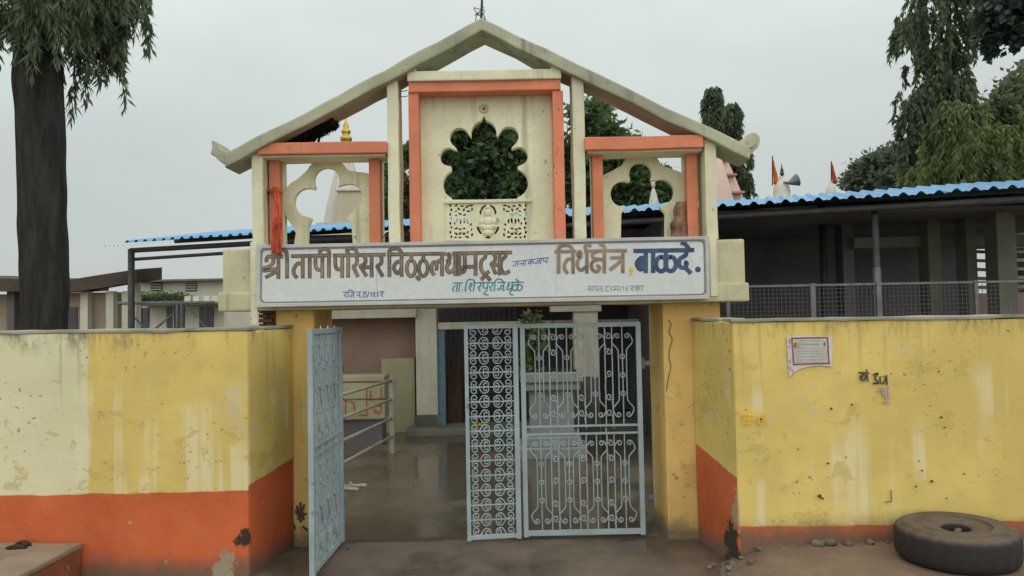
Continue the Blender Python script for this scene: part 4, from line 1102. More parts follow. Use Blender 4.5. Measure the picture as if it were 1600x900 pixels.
# sandals
def sandal(x, y, rz, lab):
    t = thing('sandal', lab, 'sandal', (x, y, .012), rz, 'sandals left on the yard floor')
    out = catmull([(0, -.13), (.04, -.1), (.035, 0), (.05, .08), (.03, .13), (-.02, .135), (-.045, .08), (-.03, 0), (-.038, -.1), (0, -.13)], 3)[:-1]
    bm = bmesh.new(); f = bm.faces.new([bm.verts.new((a, b, 0)) for a, b in out]); r_ = bmesh.ops.extrude_face_region(bm, geom=[f])
    for g in r_['geom']:
        if isinstance(g, bmesh.types.BMVert): g.co.z = .022
    bmesh.ops.recalc_face_normals(bm, faces=bm.faces); me = bpy.data.meshes.new('sole'); bm.to_mesh(me); bm.free()
    obj('sole', me, 'sandal', t)
    MB().tube([(.045, .03, .02), (.02, .06, .055), (0, .09, .03)], .008, 6).build('strap', 'sandal', t); MB().tube([(-.042, .03, .02), (-.02, .06, .055), (0, .09, .03)], .008, 6).build('strap', 'sandal', t)
q = G(545, 767); sandal(q.x, q.y, R(70), 'pale rubber sandal on the wet yard floor beside the open gate leaf'); q = G(556, 762); sandal(q.x, q.y, R(105), 'pale rubber sandal on the wet yard floor, farther from the open gate leaf')

# temple hall front seen through the gate
YT = 13.5
th = thing('temple_hall', 'low temple hall front with white pillar, blue door frame and dark interior behind the gate', 'building', (0, YT, 0))
def tb(name, m, a, b, c, d, ya, yb, z0=None, **k): return px_block(name, m, a, b, c, d, ya, yb, .012, .5, .006, a, z0, th)
tb('wall', 'pink_plaster', 430, 652, 440, 672, YT + .35, YT + .6, 0)
tb('chajja', 'white_plaster', 440, 650, 482, 498, YT - .2, YT + .345)
tb('cupboard', 'pale_plaster', 596, 648, 560, 672, YT + .05, YT + .34, 0)
tb('pillar', 'white_plaster', 650, 683, 470, 672, YT - .1, YT + .3, 0)
tb('lintel', 'white_plaster', 683.5, 1010, 501, 512, YT - .05, YT + .25)
df = tb('door_frame', 'door_blue', 684, 696, 512.5, 672, YT, YT + .14, 0)
dr = tb('inner_door', 'wood', 699, 721, 560, 668, YT + .9, YT + .95, 0)
for z_ in (.35, .85):
    o = obj('door_panel', MB().box(P(702, 600, YT + .9).x, P(718, 600, YT + .9).x, YT + .885, YT + .905, z_, z_ + .4).mesh('door_panel'), plain('inner_door_panel', (.2, .12, .085)))
    o.parent = dr; o.matrix_parent_inverse = dr.matrix_parent_inverse.copy()
rblock('step', 'hall_column', th, P(640, 680, YT).x, P(1010, 680, YT).x, YT - .5, YT + .35, 0, .12, .02, .5, .01)
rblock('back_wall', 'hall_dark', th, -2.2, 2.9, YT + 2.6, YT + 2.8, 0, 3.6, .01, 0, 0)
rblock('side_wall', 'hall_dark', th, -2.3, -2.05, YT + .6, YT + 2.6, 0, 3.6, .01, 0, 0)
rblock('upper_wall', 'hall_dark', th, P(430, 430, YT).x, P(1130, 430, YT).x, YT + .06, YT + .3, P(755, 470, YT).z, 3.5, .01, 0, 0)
tb('column', 'white_plaster', 898, 936, 455, 690, 12.4, 12.75, 0)
tb('column_base', 'moss_plaster', 897, 937, 588, 690, 12.39, 12.76, 0)
tb('pillar_base', 'moss_plaster', 649, 684, 648, 672, YT - .11, YT + .31, 0)
tb('column_cap', 'white_plaster', 860, 940, 473, 487, 12.35, 12.8)
# grille over the upper door opening
mb = MB()
for k in range(14):
    c_ = P(700 + k * 8, 500, YT + .3); mb.box(c_.x - .008, c_.x + .008, YT + .3, YT + .32, 1.0, 2.2)
for k in range(7): mb.box(P(698, 500, YT).x, P(812, 500, YT).x, YT + .322, YT + .335, 1.05 + k * .18, 1.062 + k * .18)
adopt(mb.build('grille', 'iron'), th)
# yellow marigold offering seen by the step
mb = MB()
for k in range(14): blob(mb, (rnd.gauss(0, .03), rnd.gauss(0, .03), .02 + abs(rnd.gauss(0, .02))), (.022, .022, .018), 7, 5)
q = P(751, 667, YT - .3); o = mb.build('marigold_heap', plain('marigold', (.75, .38, .01)), None, True, (q.x, YT - .3, .12)); tag(o, 'small heap of yellow marigolds on the hall step', 'flowers')

# tulsi pedestal and plant
YP = 11.2
tu = thing('planter_pedestal', 'pale painted masonry pedestal planter standing in the yard behind the gate', 'planter', (P(862, 700, YP).x, YP, 0))
for (w_, a, b) in ((.47, 0, .16), (.40, .16, .30), (.31, .30, .95), (.40, .95, 1.06), (.44, 1.06, 1.2)):
    c_ = P(862, 700, YP).x; rblock('tier', 'pedestal', tu, c_ - w_, c_ + w_, YP - w_, YP + w_, a, b, .02, .3, .006, a)
rblock('soil', 'soil', tu, c_ - .36, c_ + .36, YP - .36, YP + .36, 1.195, 1.21, 0, 0, 0)

# ------------------------------------------------------------------ foliage helpers
def trunk_mesh(pts, rs, seg=12, amp=.03):
    mb = MB(); mb.tube(pts, rs, seg)
    mb.v = [tuple(Vector(v) + Vector(mnoise.noise_vector(Vector(v) * 2.2)) * amp) for v in mb.v]
    return mb
def weeping(tree, m, starts, outs, seed, L=(.5, 1.0), leaf=(.13, .2), wid=(.022, .036), per=34, name='crown'):
    """hanging sprays: each start point carries a drooping twig with long narrow leaves"""
    rg = np.random.default_rng(seed); P_, D_ = [], []
    for s, o in zip(starts, outs):
        l = rg.uniform(*L); k = np.linspace(0, 1, per)
        x = s[None, :] + o[None, :] * (l * .45 * np.sqrt(k))[:, None] + np.array([0, 0, -1.0])[None, :] * (l * k ** 1.5)[:, None] + rg.normal(size=(per, 3)) * .018
        d = np.column_stack([rg.normal(size=per) * .42, rg.normal(size=per) * .42, -1 + rg.normal(size=per) * .22]) + o[None, :] * .25
        P_.append(x); D_.append(d)
    P_ = np.concatenate(P_); D_ = np.concatenate(D_)
    N = len(P_)
    return adopt(leaf_cloud(name, P_, D_, rg.uniform(*leaf, N), rg.uniform(*wid, N), m, None, seed, .3), tree)
def broad(tree, m, clumps, n, seed, leaf=(.1, .17), asp=.55, droop=-.25, name='crown'):
    rg = np.random.default_rng(seed); P_ = []; D_ = []
    tot = sum(r[0] * r[2] for _, r in clumps)
    for (c, r) in clumps:
        k = max(20, int(n * r[0] * r[2] / tot))
        u = rg.normal(size=(k, 3)); u /= np.linalg.norm(u, axis=1, keepdims=True)
        rad = rg.random(k) ** .45
        tw = np.exp(rg.normal(size=k) * .16) + .42 * np.sin(u[:, 0] * 5 + c[0]) * np.sin(u[:, 2] * 6 + c[2])
        P_.append(np.array(c)[None, :] + u * np.array(r)[None, :] * (rad * tw)[:, None])
        D_.append(u * .7 + rg.normal(size=(k, 3)) * .7 + np.array([0, 0, droop]))
    P_ = np.concatenate(P_); D_ = np.concatenate(D_); N = len(P_)
    l = rg.uniform(*leaf, N)
    return adopt(leaf_cloud(name, P_, D_, l, l * asp, m, None, seed, .2), tree)
def limbs(tree, base, tips, r0, m='bark', seed=0, z0=0.35):
    rr = random.Random(seed); base = Vector(base)
    for tpt in tips:
        tpt = Vector(tpt); mid = base.lerp(tpt, .5) + Vector((rr.uniform(-.3, .3), rr.uniform(-.3, .3), rr.uniform(-.1, .4)))
        mb = trunk_mesh(catmull([base, base.lerp(mid, .5), mid, tpt], 4), [r0 * (1 - .85 * k / 12) for k in range(13)], 7, .02)
        adopt(mb.build('limb', m, None, True), tree)

# small plant in the pedestal
pt = thing('potted_plant', 'leafy green plant growing from the pedestal planter', 'plant', (c_, YP, 1.2))
rg = np.random.default_rng(8)
cl_ = [((P(832, 500 + k * 18, YP).x + rnd.gauss(0, .05), YP + rnd.gauss(0, .12), P(832, 500 + k * 18, YP).z), (.17, .17, .15)) for k in range(6)]
broad(pt, 'leaf_light', cl_, 700, 11, (.06, .11), .6, name='foliage')
for k in range(4): adopt(MB().tube([(c_ - .2, YP, 1.19), (P(832, 560, YP).x + rnd.gauss(0, .05), YP + rnd.gauss(0, .1), 1.75), (P(832, 500, YP).x + rnd.gauss(0, .1), YP + rnd.gauss(0, .1), 2.1)], [.012, .01, .006], 6).build('stem', 'bark'), pt)

# ------------------------------------------------------------------ shed with the blue roof
EA = Vector((-6.97, 13.7)); EB = Vector((6.2, 9.3)); ed = (EB - EA).normalized(); en = Vector((-ed.y, ed.x))
ZE = 3.43
sh = thing('roofed_shed', 'long open shed roofed with blue ribbed metal sheets behind the gateway', 'shed', (0, 12, 0))
ang = math.atan2(ed.y, ed.x)
sw = 1.0; slope = 0.168; depth = 2.5
vs = []; fs = []; nu = 50
rowsv = [0, .6, 1.2, 1.8, depth]
for jv, v in enumerate(rowsv):
    for i in range(nu + 1):
        u = sw * i / nu + (0.012 if i == nu else 0)
        ph = (u / .2) % 1
        hgt = .04 * (max(0, math.cos((ph - .5) * 2 * math.pi)) ** .6) + .004 * math.cos(ph * 4 * math.pi)
        vs.append((u, v, v * slope + hgt + .0))
for jv in range(len(rowsv) - 1):
    for i in range(nu):
        a_ = jv * (nu + 1) + i; fs.append((a_, a_ + 1, a_ + nu + 2, a_ + nu + 1))
sheet_me = MB().add(vs, fs).mesh('roof_sheet', True); sheet_me.materials.append(M['roof_blue'])
Ltot = (EB - EA).length + 2.6
rr = random.Random(5)
for k in range(int(Ltot)):
    o = bpy.data.objects.new('roof_sheet', sheet_me); COL.objects.link(o)
    q = EA + ed * (k * sw + .1) - en * (.04 + rr.uniform(0, .05))
    o.matrix_world = Matrix.Translation((q.x, q.y, ZE + rr.uniform(-.006, .006) + (.003 if k % 2 else 0))) @ Matrix.Rotation(ang, 4, 'Z')
    adopt(o, sh)
for k in range(5, int(Ltot)):                   # unseen rear slope behind the ridge, added to shade the yard
    o = bpy.data.objects.new('rear_shade_sheet', sheet_me); COL.objects.link(o)
    q = EA + ed * (k * sw + 1.1) + en * (depth * 2 - .02)
    o.matrix_world = Matrix.Translation((q.x, q.y, ZE - .01 + (.003 if k % 2 else 0))) @ Matrix.Rotation(ang + math.pi, 4, 'Z')
    adopt(o, sh)
# translucent overhanging sheet at the left end
cm_ = sheet_me.copy(); cm_.materials.clear(); cm_.materials.append(M['roof_clear'])
o = bpy.data.objects.new('clear_sheet', cm_); COL.objects.link(o); q = EA - ed * .42
o.matrix_world = Matrix.Translation((q.x, q.y, ZE - .03)) @ Matrix.Rotation(ang, 4, 'Z') @ Matrix.Diagonal((.5, .3, .3, 1)); adopt(o, sh)
def beam(a, b, r_, name, m, parent, z0=None, z1=None):
    return adopt(MB().tube([a, b], r_, 8).build(name, m, None, True), parent)
def E3(s, back, z): q = EA + ed * s + en * back; return Vector((q.x, q.y, z))
beam(E3(0.1, .1, ZE - .12), E3(Ltot, .1, ZE - .12), .045, 'eave_beam', 'iron', sh)
beam(E3(0.1, .12, ZE - .28), E3(3.6, .12, ZE - .24), .03, 'tie_pipe', 'iron', sh)
for v in (1.2, 2.4): beam(E3(0.1, v, ZE + v * slope - .06), E3(Ltot, v, ZE + v * slope - .06), .04, 'purlin', 'iron', sh)
for s in (0.12, 3.6, 10.2):
    beam(E3(s, .1, 0), E3(s, .1, ZE - .1), .06, 'post', 'iron', sh)
for s in (6.6, 9.2, 11.8, 14.4): beam(E3(s, 2.4, 0), E3(s, 2.4, ZE + 2.4 * slope - .1), .06, 'post', 'iron', sh)
q = P(1370, 420, 10.0)
beam(Vector((q.x, 10.0, 0)), Vector((q.x, 10.0, ZE - .1)), .045, 'post', 'iron', sh)
beam(Vector((q.x, 10.0, 0)), Vector((q.x, 10.0, P(1372, 418, 10).z)), .052, 'post_sleeve', 'galv', sh)
# hall under the right half of the shed: dark walls, columns and slatted openings
hl = thing('open_hall', 'dark open-sided hall with plaster columns under the blue roof', 'building', (5, 12.5, 0))
def hb(name, m, a, b, c, d, ya, yb, z0=None): return px_block(name, m, a, b, c, d, ya, yb, .01, .6, .004, a, z0, hl)
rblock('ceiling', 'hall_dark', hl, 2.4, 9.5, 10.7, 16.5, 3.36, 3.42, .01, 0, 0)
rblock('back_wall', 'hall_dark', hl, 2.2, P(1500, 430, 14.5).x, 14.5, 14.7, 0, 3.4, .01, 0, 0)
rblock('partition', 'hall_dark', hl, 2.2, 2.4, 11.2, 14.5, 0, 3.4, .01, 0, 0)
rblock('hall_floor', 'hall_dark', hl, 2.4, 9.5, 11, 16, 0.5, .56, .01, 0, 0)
for (a, b, ya, m) in ((1318, 1336, 12.2, 'hall_dark'), (1452, 1472, 11.8, 'hall_column'), (1512, 1528, 11.6, 'hall_column'), (1560, 1590, 11.0, 'hall_column')):
    hb('column', m, a, b, 330, 520, ya, ya + .3, .5)
hb('beam', 'hall_column', 1335, 1640, 368, 385, 12.0, 12.3)
hb('beam', 'hall_dark', 1120, 1640, 318, 340, 12.6, 12.9)
# back wall with two slatted openings to the right
yb_ = 14.5
xs_ = [P(v, 430, yb_).x for v in (1500, 1526, 1560, 1585, 1640)]
zlo, zhi = P(1545, 458, yb_).z, P(1545, 388, yb_).z
for (a, b) in ((0, 1), (2, 3)): rblock('back_pier', 'hall_dark', hl, xs_[a], xs_[b], yb_, yb_ + .2, 0, 3.4, .01, 0, 0)
for (a, b) in ((1, 2), (3, 4)):
    rblock('sill_wall', 'pink_plaster', hl, xs_[a], xs_[b], yb_ + .02, yb_ + .18, 0, zlo, .01, 0, 0)
    rblock('head_wall', 'hall_dark', hl, xs_[a], xs_[b], yb_ + .02, yb_ + .18, zhi, 3.4, .01, 0, 0)
    for k in range(5):
        z_ = zlo + (zhi - zlo) * (k + .5) / 5
        adopt(MB().hexa([(xs_[a], yb_ + .05, z_), (xs_[b], yb_ + .05, z_ - .02), (xs_[b], yb_ + .06, z_), (xs_[a], yb_ + .06, z_ + .02)], [(xs_[a], yb_ + .12, z_ + .05), (xs_[b], yb_ + .12, z_ + .03), (xs_[b], yb_ + .13, z_ + .05), (xs_[a], yb_ + .13, z_ + .07)]).build('slat', 'hall_column'), hl)
# mesh fence in front of the hall
YFn = 9.0
fe = thing('mesh_fence', 'welded wire mesh fence on steel posts showing above the yellow wall', 'fence', (P(1370, 500, YFn).x, YFn, 0))
xa, xb = P(1137, 470, YFn).x, P(1640, 470, YFn).x; zt = P(1370, 442, YFn).z
posts = [xa, P(1270, 470, YFn).x, P(1373, 470, YFn).x, P(1525, 470, YFn).x, xb]
for i, x_ in enumerate(posts):
    w_ = .028 if i in (1, 2) else .018
    adopt(MB().box(x_ - w_, x_ + w_, YFn - .02, YFn + .02, 0, zt + .01).build('post', 'galv'), fe)
for i in range(4):
    a, b = posts[i] + .03, posts[i + 1] - .03
    adopt(MB().box(a, b, YFn - .012, YFn + .012, zt - .025, zt).build('top_rail', 'galv'), fe)
    mb = MB(); x_ = a
    while x_ < b: mb.box(x_ - .002, x_ + .002, YFn - .002, YFn + .002, 1.3, zt - .025); x_ += .05
    z_ = 1.3
    while z_ < zt - .03: mb.box(a, b, YFn + .0022, YFn + .006, z_ - .002, z_ + .002); z_ += .05
    adopt(mb.build('wire_mesh', 'wire'), fe)

# ------------------------------------------------------------------ temple spires
def kalash(mb, c, s):
    mb.lathe([(r * s, z * s) for r, z in [(.10, 0), (.16, .06), (.10, .12), (.19, .22), (.20, .3), (.10, .4), (.15, .48), (.16, .54), (.07, .62), (.10, .7), (.05, .8), (.03, 1.0), (.0, 1.15)]], c, 14)
def spire(name, label, px, pybase, pytop, wpx, Y, m, bands=None, finial=True, steps=5):
    b = P(px, pybase, Y); t_ = P(px, pytop, Y); w = wpx / F * Y / 2
    t = thing(name, label, 'spire', (b.x, Y, 0))
    body = MB().box(b.x - w * 1.15, b.x + w * 1.15, Y - w * 1.15, Y + w * 1.15, 0, b.z); adopt(obj('shrine_wall', body.mesh('shrine_wall'), m), t)
    h = t_.z - b.z; vs = []; rows = 12
    prof = [(1, 0)] + [((1 - k / rows) ** .75 * .86 + .14, k / rows) for k in range(1, rows + 1)]
    mb = MB()
    for (f_, z_) in prof:
        r_ = w * f_
        for (dx, dy) in ((-1, -.45), (-.6, -.6), (-.45, -1), (.45, -1), (.6, -.6), (1, -.45), (1, .45), (.6, .6), (.45, 1), (-.45, 1), (-.6, .6), (-1, .45)):
            mb.v.append((b.x + dx * r_, Y + dy * r_, b.z + z_ * h))
    for i in range(rows):
        for j in range(12): mb.f.append((i * 12 + j, i * 12 + (j + 1) % 12, (i + 1) * 12 + (j + 1) % 12, (i + 1) * 12 + j))
    mb.f.append(tuple(rows * 12 + j for j in range(12)))
    adopt(mb.build('tower', m), t)
    if bands:
        for k in bands:
            f_ = (1 - k) ** .75 * .86 + .14; r_ = w * f_ * .96
            adopt(MB().box(b.x - r_, b.x + r_, Y - r_, Y + r_, b.z + k * h - .02, b.z + k * h + .02).build('band', 'tower_red'), t)
    mb = MB(); mb.lathe([(w * .16, 0), (w * .3, .06), (w * .3, .14), (w * .14, .2)], (b.x, Y, t_.z), 16); adopt(mb.build('neck', m, None, True), t)
    return t, t_
# white tower seen through the left lobed arch, brass pot finial above the coral beam
t1, top = spire('temple_spire', 'white temple spire with stacked brass pot finial behind the left arch', 541, 352, 236, 66, 19, 'tower')
mb = MB(); kalash(mb, (top.x, 19, top.z + .1), (P(541, 176, 19).z - top.z - .1) / 1.15); adopt(mb.build('finial', 'brass', None, True), t1)
st = thing('stair_tower', 'cream square stair tower beside the white spire behind the left arch', 'tower', (P(550, 330, 18.2).x, 18.2, 0))
px_block('body', 'tower_cream', 527, 576, 298, 352, 18.2, 19.0, .02, 0, 0, 0, 0, st)
px_block('cornice', 'tower', 524, 579, 294, 298.5, 18.15, 19.05, .02, 0, 0, 0, None, st)
# pink spire beside the right column
t2, top = spire('temple_spire', 'pink ribbed temple spire with red bands beside the gateway column', 1113, 335, 222, 100, 17.5, 'tower_pink', (.25, .5, .72))
t3_, top = spire('temple_spire', 'small white spire capped in orange seen through the right arch', 1022, 340, 294, 22, 18, 'tower')
mb = MB(); kalash(mb, (top.x, 18, top.z + .05), .25); adopt(mb.build('finial', 'orange_cloth', None, True), t3_)
def flag_on(parent, px, py0, py1, Y, wpx, m='orange_cloth'):
    a = P(px, py0, Y); b = P(px, py1, Y)
    adopt(MB().tube([a, b], .015, 6).build('flag_pole', 'iron'), parent)
    vs = []; n_ = 6
    for i in range(n_ + 1):
        t = i / n_; w = wpx / F * Y * (t) * (1.1 - .3 * t)
        z_ = b.z + (a.z - b.z) * (.05 + .9 * t)
        vs += [(b.x, Y - .012, z_), (b.x + w * .5, Y - .05 - .03 * math.sin(t * 5), z_ - .03), (b.x + w, Y - .012 + .03 * math.sin(t * 7), z_ - .02)]
    fs = []
    for i in range(n_):
        for j in range(2): fs.append((i * 3 + j, i * 3 + j + 1, i * 3 + j + 4, i * 3 + j + 3))
    o = adopt(MB().add(vs, fs).build('flag', m, None, True), parent)
    o.modifiers.new('thick', 'SOLIDIFY').thickness = .006
def dome(label, px, pyb, pyt, wpx, Y, grp=None):
    b = P(px, pyb, Y); t_ = P(px, pyt, Y); w = wpx / F * Y / 2; h = t_.z - b.z
    t = thing('temple_dome', label, 'dome', (b.x, Y, 0))
    mb = MB().box(b.x - w * 1.2, b.x + w * 1.2, Y - w * 1.2, Y + w * 1.2, 0, b.z); adopt(obj('shrine_wall', mb.mesh('shrine_wall'), 'tower'), t)
    mb = MB(); mb.lathe([(w * 1.15, 0), (w * 1.15, h * .12), (w * .95, h * .14), (w, h * .4), (w * .85, h * .62), (w * .5, h * .82), (w * .25, h * .92), (w * .3, h)], (b.x, Y, b.z), 20)
    adopt(mb.build('cupola', 'tower', None, True), t)
    return t, t_
d1, top = dome('white temple cupola with loudspeaker horn and orange pennant above the blue roof', 1222, 316, 276, 26, 18)
mb = MB(); kalash(mb, (top.x, 18, top.z), .28); adopt(mb.build('finial', 'iron', None, True), d1)
a, b = P(1232, 286, 17.8), P(1246, 281, 17.8)
adopt(MB().tube([P(1224, 285, 17.8), a, b], [.02, .04, .15], 12).build('loudspeaker_horn', 'galv', None, True), d1)
flag_on(d1, 1207, 290, 244, 18, 10)
d2, top = dome('small pink-white cupola with a red pennant above the blue roof', 1299, 316, 284, 17, 18)
flag_on(d2, 1299, 288, 252, 18, 9, 'red_cloth')

# ------------------------------------------------------------------ houses on the left
Yh = 15.0
hs = thing('low_house', 'low tan house with dark brown sloping roof behind the left wall', 'house', (P(80, 500, Yh).x, Yh, 0))
xA, xB = P(-120, 480, Yh).x, P(208, 480, Yh).x
rblock('wall', 'house_wall', hs, xA, xB - .3, Yh, Yh + .9, 0, P(100, 458, Yh).z, .01, 0, 0)
def slab(name, m, px0, py0, px1, py1, thp, ya, yb, rise):
    a = P(px0, py0, ya); b = P(px1, py1, ya); h_ = thp / F * ya
    q = lambda y, dz: [(a.x, y, a.z - h_ + dz), (b.x, y, b.z - h_ + dz), (b.x, y, b.z + dz), (a.x, y, a.z + dz)]
    return adopt(obj(name, roughen(MB().hexa(q(ya, 0), q(yb, rise)).mesh(name), .01, .5, .02), m), hs)
slab('roof', 'roof_brown', -120, 431, 105, 438, 20, Yh - .5, Yh + 1.0, .1)
slab('roof', 'roof_brown', 106, 438, 214, 420, 20, Yh - .45, Yh + .6, .1)
for pxp in (10, 125, 165, 190):
    px_block('post', 'house_white' if pxp > 120 else 'house_trim', pxp, pxp + 12, 455, 520, Yh - .2, Yh - .02, .01, 0, 0, 0, 0, hs)
px_block('window', 'glass', 105, 120, 480, 520, Yh - .03, Yh + .05, .004, 0, 0, 0, None, hs)
px_block('doorway', 'glass', 40, 90, 470, 520, Yh - .035, Yh + .05, .004, 0, 0, 0, 0, hs)
px_block('end_wall', 'house_white', 199, 213, 432, 520, Yh - .1, Yh + .1, .01, 0, 0, 0, 0, hs)
Yk = 25.0
hw = thing('white_house', 'long white house with louvred windows and a walkway far behind the left wall', 'house', (P(280, 500, Yk).x, Yk, 0))
def wbk(name, m, a, b, c, d, ya, yb, z0=None): return px_block(name, m, a, b, c, d, ya, yb, .01, 0, 0, 0, z0, hw)
wbk('wall', 'house_white', 212, 350, 440, 520, Yk, Yk + 5, 0)
wbk('roof', 'house_trim', 208, 354, 436, 439.5, Yk - .4, Yk + 5.3)
for a in (236, 290): 
    w_ = wbk('window', 'house_trim', a, a + 17, 442, 455, Yk - .04, Yk + .1)
    for k in range(3):
        o = wbk('louvre', 'house_white', a + 1, a + 16, 443.5 + k * 4, 445 + k * 4, Yk - .09, Yk - .045)
for a in (210, 260, 311):
    w_ = wbk('window', 'glass', a, a + 22, 481, 512, Yk - .05, Yk + .1)
    wbk('window_frame', 'house_white', a + 10, a + 11.5, 481, 512, Yk - .08, Yk - .052)
wbk('walkway', 'house_trim', 208, 345, 473, 477, Yk - 1.0, Yk)
for a in (288, 301, 318, 331): wbk('washing', 'house_white', a, a + 9, 463, 471.5, Yk - .9, Yk - .85)
for a in (218, 285, 320): wbk('walkway_post', 'iron', a, a + 2.5, 474, 520, Yk - 1.0, Yk - .92, 0)
hd = thing('hedge', 'clipped dark green hedge on the white house walkway', 'hedge', (P(240, 470, Yk - .6).x, Yk - .6, 0))
broad(hd, 'leaf_broad', [((P(218 + 11 * k, 465, Yk - .6).x, Yk - .6, P(218 + 11 * k, 466, Yk - .6).z), (.3, .3, .17)) for k in range(7)], 2400, 3, (.06, .1), .6, name='foliage')
adopt(MB().box(P(214, 470, Yk - .6).x, P(292, 470, Yk - .6).x, Yk - .8, Yk - .45, P(250, 474, Yk - .6).z, P(250, 470, Yk - .6).z).build('planter', 'house_trim'), hd)
# steel pipe frame behind the left wall
pf = thing('pipe_frame', 'grey braced steel pipe frame standing between the wall and white house', 'frame', (P(270, 500, 14).x, 14, 0))
for a in (277, 284): adopt(MB().tube([tuple(P(a, 472, 14)), (P(a, 472, 14).x, 14, 0)], .03, 7).build('post', 'galv'), pf)
adopt(MB().tube([tuple(P(183, 474, 14)), tuple(P(335, 473, 14))], .03, 7).build('rail', 'galv'), pf)
for (a, b, c, d) in ((202, 488, 230, 516), (240, 516, 268, 492), (290, 478, 308, 496), (312, 500, 325, 515)):
    adopt(MB().tube([tuple(P(a, b, 14)), tuple(P(c, d, 14))], .02, 6).build('brace', 'galv'), pf)

# ------------------------------------------------------------------ trees
rg = np.random.default_rng(21)
# left weeping tree with its thick dark trunk
Yt = 8.2
tb_ = P(70, 520, Yt); tt = P(57, 60, Yt)
tr = thing('weeping_tree', 'tall weeping tree with thick dark trunk behind the left wall', 'tree', (tb_.x, Yt, 0))
pts = [Vector((tb_.x + .02, Yt, -.05)), tb_, P(66, 300, Yt), P(60, 130, Yt), P(56, 20, Yt), P(52, -220, Yt), P(50, -700, Yt)]
tm = trunk_mesh(catmull(pts, 16), list(np.interp(np.linspace(0, 6, 97), [0, 1, 2, 3, 4, 5, 6], [.29, .222, .232, .245, .20, .15, .05])), 56, .018)
tm.v = [(x_ + (x_ - tb_.x) * .07 * mnoise.noise(Vector((x_ * 13, y_ * 13, z_ * 2.4))), y_ + (y_ - Yt) * .07 * mnoise.noise(Vector((x_ * 13, y_ * 13, z_ * 2.4))), z_) for x_, y_, z_ in tm.v]
adopt(tm.build('trunk', 'bark', None, True), tr)
starts = []; outs = []
def spray(px0, px1, py0, py1, n, ydev=.42):
    for _ in range(int(n * 1.25)):
        q = P(rg.uniform(px0, px1), rg.uniform(py0, py1), Yt)
        starts.append(np.array([q.x, Yt + rg.normal() * ydev, q.z])); o = rg.normal(size=3) * .32 + np.array([.1 * np.sign(q.x - tb_.x), 0, .1]); outs.append(o)
spray(-70, 8, -90, 40, 44); spray(66, 112, -60, 40, 44); spray(104, 152, -70, 52, 66); spray(150, 190, -90, 0, 44); spray(48, 92, 20, 105, 26, .3)
spray(-120, 10, -420, -120, 90, .9); spray(70, 180, -420, -130, 110, .9)
starts = np.array(starts); outs = np.array(outs)
keep = ~((np.abs(starts[:, 0] - tb_.x) < .3) & (np.abs(starts[:, 1] - Yt) < .25))
weeping(tr, 'leaf_mast', starts[keep], outs[keep], 5, (.25, .55), (.10, .17), (.02, .034), 64)
for k in range(16):
    q = P(57, rg.uniform(-260, 60), Yt); e = starts[rg.integers(len(starts))]
    adopt(MB().tube(catmull([(q.x, Yt, q.z), ((q.x + e[0]) / 2, (Yt + e[1]) / 2, max(q.z, e[2]) + .15), tuple(e)], 4), [.03 - .022 * i / 8 for i in range(9)], 6).build('limb', 'bark', None, True), tr)

# mast trees: narrow columns of drooping foliage
def mast(label, px, pyb, pyt, wfun, Y, n, seed, m='leaf_mast_far', lean=0, per=40, leaf=(.16, .25), wid=(.05, .075), L=(.5, 1.1), tr_r=.16, gap=-.28):
    b = P(px, pyb, Y); t_ = P(px + lean, pyt, Y); rg = np.random.default_rng(seed)
    t = thing('mast_tree', label, 'tree', (b.x, Y, 0))
    adopt(trunk_mesh([Vector((b.x, Y, -.05)), Vector((b.x, Y, b.z)), Vector((t_.x, Y, t_.z))], [tr_r, tr_r * .8, .03], 10, .03).build('trunk', 'bark', None, True), t)
    S = []; O = []
    while len(S) < n:
        k = rg.random(); w0, w1 = wfun(k)
        u = rg.uniform(w0, w1); q = P(px + lean * k + u, pyb + (pyt - pyb) * k, Y)
        if mnoise.noise(Vector((u * .06, k * 9, seed * 3.1))) < gap: continue
        S.append(np.array([q.x, Y + rg.normal() * .25 * (w1 - w0) / F * Y, q.z + .2])); O.append(np.array([np.sign(u) * .3 + rg.normal() * .25, rg.normal() * .4, .05]))
    weeping(t, m, np.array(S), np.array(O), seed, L, leaf, wid, per)
    return t
mast('narrow mast tree with twin column crown rising behind the gateway rafter', 1118, 330, 140, lambda k: (-13, 3) if k > .35 else (-16, 16), 24, 150, 31, per=36, L=(.3, .6), leaf=(.2, .3), wid=(.07, .11))
mast('shorter mast tree standing beside the twin column crown', 1147, 330, 168, lambda k: (-9, 5) if k > .55 else (-12, 24), 25, 140, 32, per=36, L=(.3, .6), leaf=(.2, .3), wid=(.07, .11))
mast('tall ragged mast tree with drooping foliage behind the hall roof', 1480, 320, -120, lambda k: (-50, 56) if k > .69 else ((-78, 46) if k > .6 else ((-44, 26) if k > .34 else (-40, 44))), 18.6, 430, 33, lean=4, per=52, L=(.45, .95), leaf=(.15, .25), wid=(.045, .08), gap=-.12)
mast('slim side shoot of the ragged mast tree, hanging over the hall roof', 1426, 320, 150, lambda k: (-14, 12), 18.2, 70, 36, per=46, L=(.4, .8), leaf=(.15, .25), wid=(.045, .08))
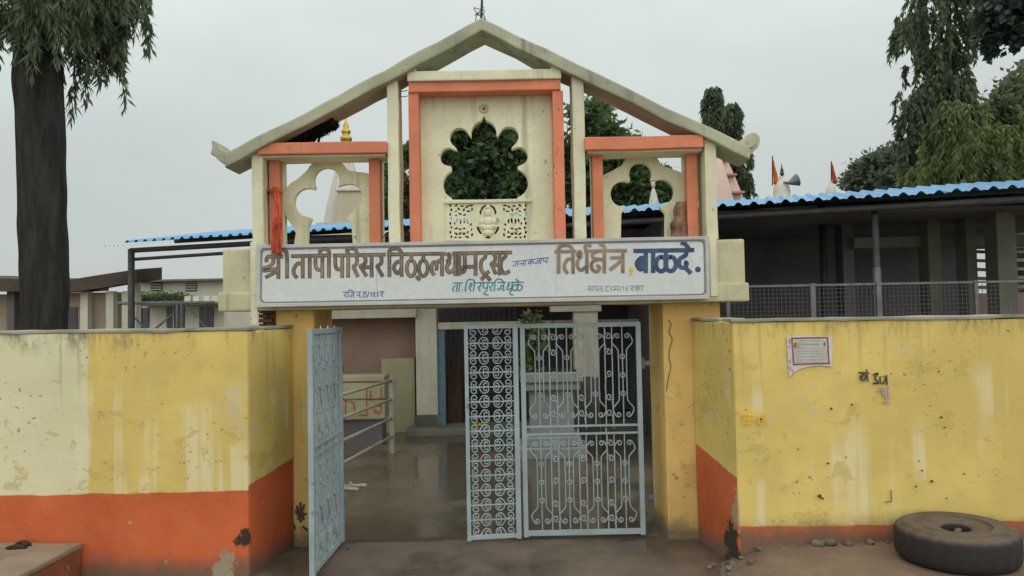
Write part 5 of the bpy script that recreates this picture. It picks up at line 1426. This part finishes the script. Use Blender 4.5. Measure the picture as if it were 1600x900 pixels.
# broadleaf trees
def broadtree(label, px, Y, clumps_px, n, seed, m, leaf, trunk_py, r0=.25, asp=.55):
    b = P(px, 490, Y); t = thing('broadleaf_tree', label, 'tree', (b.x, Y, 0)); rr = random.Random(seed)
    fork = P(px, trunk_py, Y); fork.y = Y
    adopt(trunk_mesh([Vector((b.x, Y, -.05)), Vector((b.x, Y, 1.2)), fork], [r0 * 1.2, r0, r0 * .75], 12, .04).build('trunk', 'bark', None, True), t)
    cl = []
    for (cx, cy, rx, ry) in clumps_px:
        q = P(cx, cy, Y); s = Y / F
        cl.append(((q.x, Y + rr.uniform(-1, 1) * .8, q.z), (rx * s, rx * s * .8, ry * s)))
    broad(t, m, cl, n, seed, leaf, asp)
    limbs(t, fork, [c for c, r in cl[::2]], r0 * .55, seed=seed)
    return t
rr = random.Random(12)
cen = [(rr.gauss(765, 42), rr.uniform(165, 330), rr.uniform(18, 34), rr.uniform(14, 26)) for _ in range(24)] + [(735, 230, 34, 30), (790, 240, 36, 34), (765, 290, 44, 34), (710, 300, 30, 28), (820, 290, 34, 34), (755, 200, 30, 24), (720, 212, 24, 16), (795, 212, 22, 18), (700, 250, 22, 18), (815, 250, 22, 18), (780, 190, 20, 14)]
broadtree('dense dark green tree filling the centre arch opening', 765, 23, cen, 40000, 41, 'leaf_broad', (.09, .30), 360, .3)
rgt = [(rr.uniform(885, 1010), rr.uniform(215, 330), rr.uniform(16, 30), rr.uniform(14, 24)) for _ in range(16)] + [(915, 185, 26, 24), (938, 172, 20, 16), (945, 210, 28, 24), (960, 250, 34, 28), (900, 240, 30, 34), (925, 290, 40, 34), (985, 262, 26, 24), (1000, 300, 40, 24), (1030, 275, 24, 22), (1045, 300, 24, 24)]
broadtree('spreading dark green tree between the centre frame and right arch', 935, 24, rgt, 24000, 42, 'leaf_broad', (.09, .30), 350, .3)
broadtree('small dark tree showing between left column and centre frame', 622, 25, [(622, 270, 14, 20), (630, 300, 22, 26), (612, 320, 20, 26), (628, 340, 22, 20), (608, 285, 9, 14)], 5000, 43, 'leaf_broad', (.14, .24), 360, .2)
broadtree('hazy grey-green tree far behind the blue roof', 1385, 40, [(1345, 272, 24, 22), (1370, 262, 22, 22), (1395, 245, 24, 20), (1410, 262, 24, 26), (1330, 288, 18, 16), (1375, 288, 40, 18), (1420, 235, 18, 14), (1350, 255, 12, 10)], 6000, 44, 'leaf_grey', (.22, .36), 300, .3)
mast('yellow-green drooping tree low behind the hall roof', 1512, 330, 170, lambda k: (-84 + 34 * k * k, 92) if k < .8 else (-40, 20), 16.9, 300, 45, m='leaf_light', per=44, L=(.35, .8), leaf=(.12, .24), wid=(.035, .08), gap=-.05)
broadtree('dark round-leaved tree at the right edge above the hall', 1600, 20, [(1600, 165, 38, 36), (1560, 185, 26, 34), (1590, 220, 40, 40), (1620, 190, 40, 60), (1570, 240, 34, 34), (1600, 275, 40, 30), (1585, 140, 20, 18), (1640, 150, 40, 60)], 9500, 46, 'leaf_mast_far', (.08, .26), 310, .25)
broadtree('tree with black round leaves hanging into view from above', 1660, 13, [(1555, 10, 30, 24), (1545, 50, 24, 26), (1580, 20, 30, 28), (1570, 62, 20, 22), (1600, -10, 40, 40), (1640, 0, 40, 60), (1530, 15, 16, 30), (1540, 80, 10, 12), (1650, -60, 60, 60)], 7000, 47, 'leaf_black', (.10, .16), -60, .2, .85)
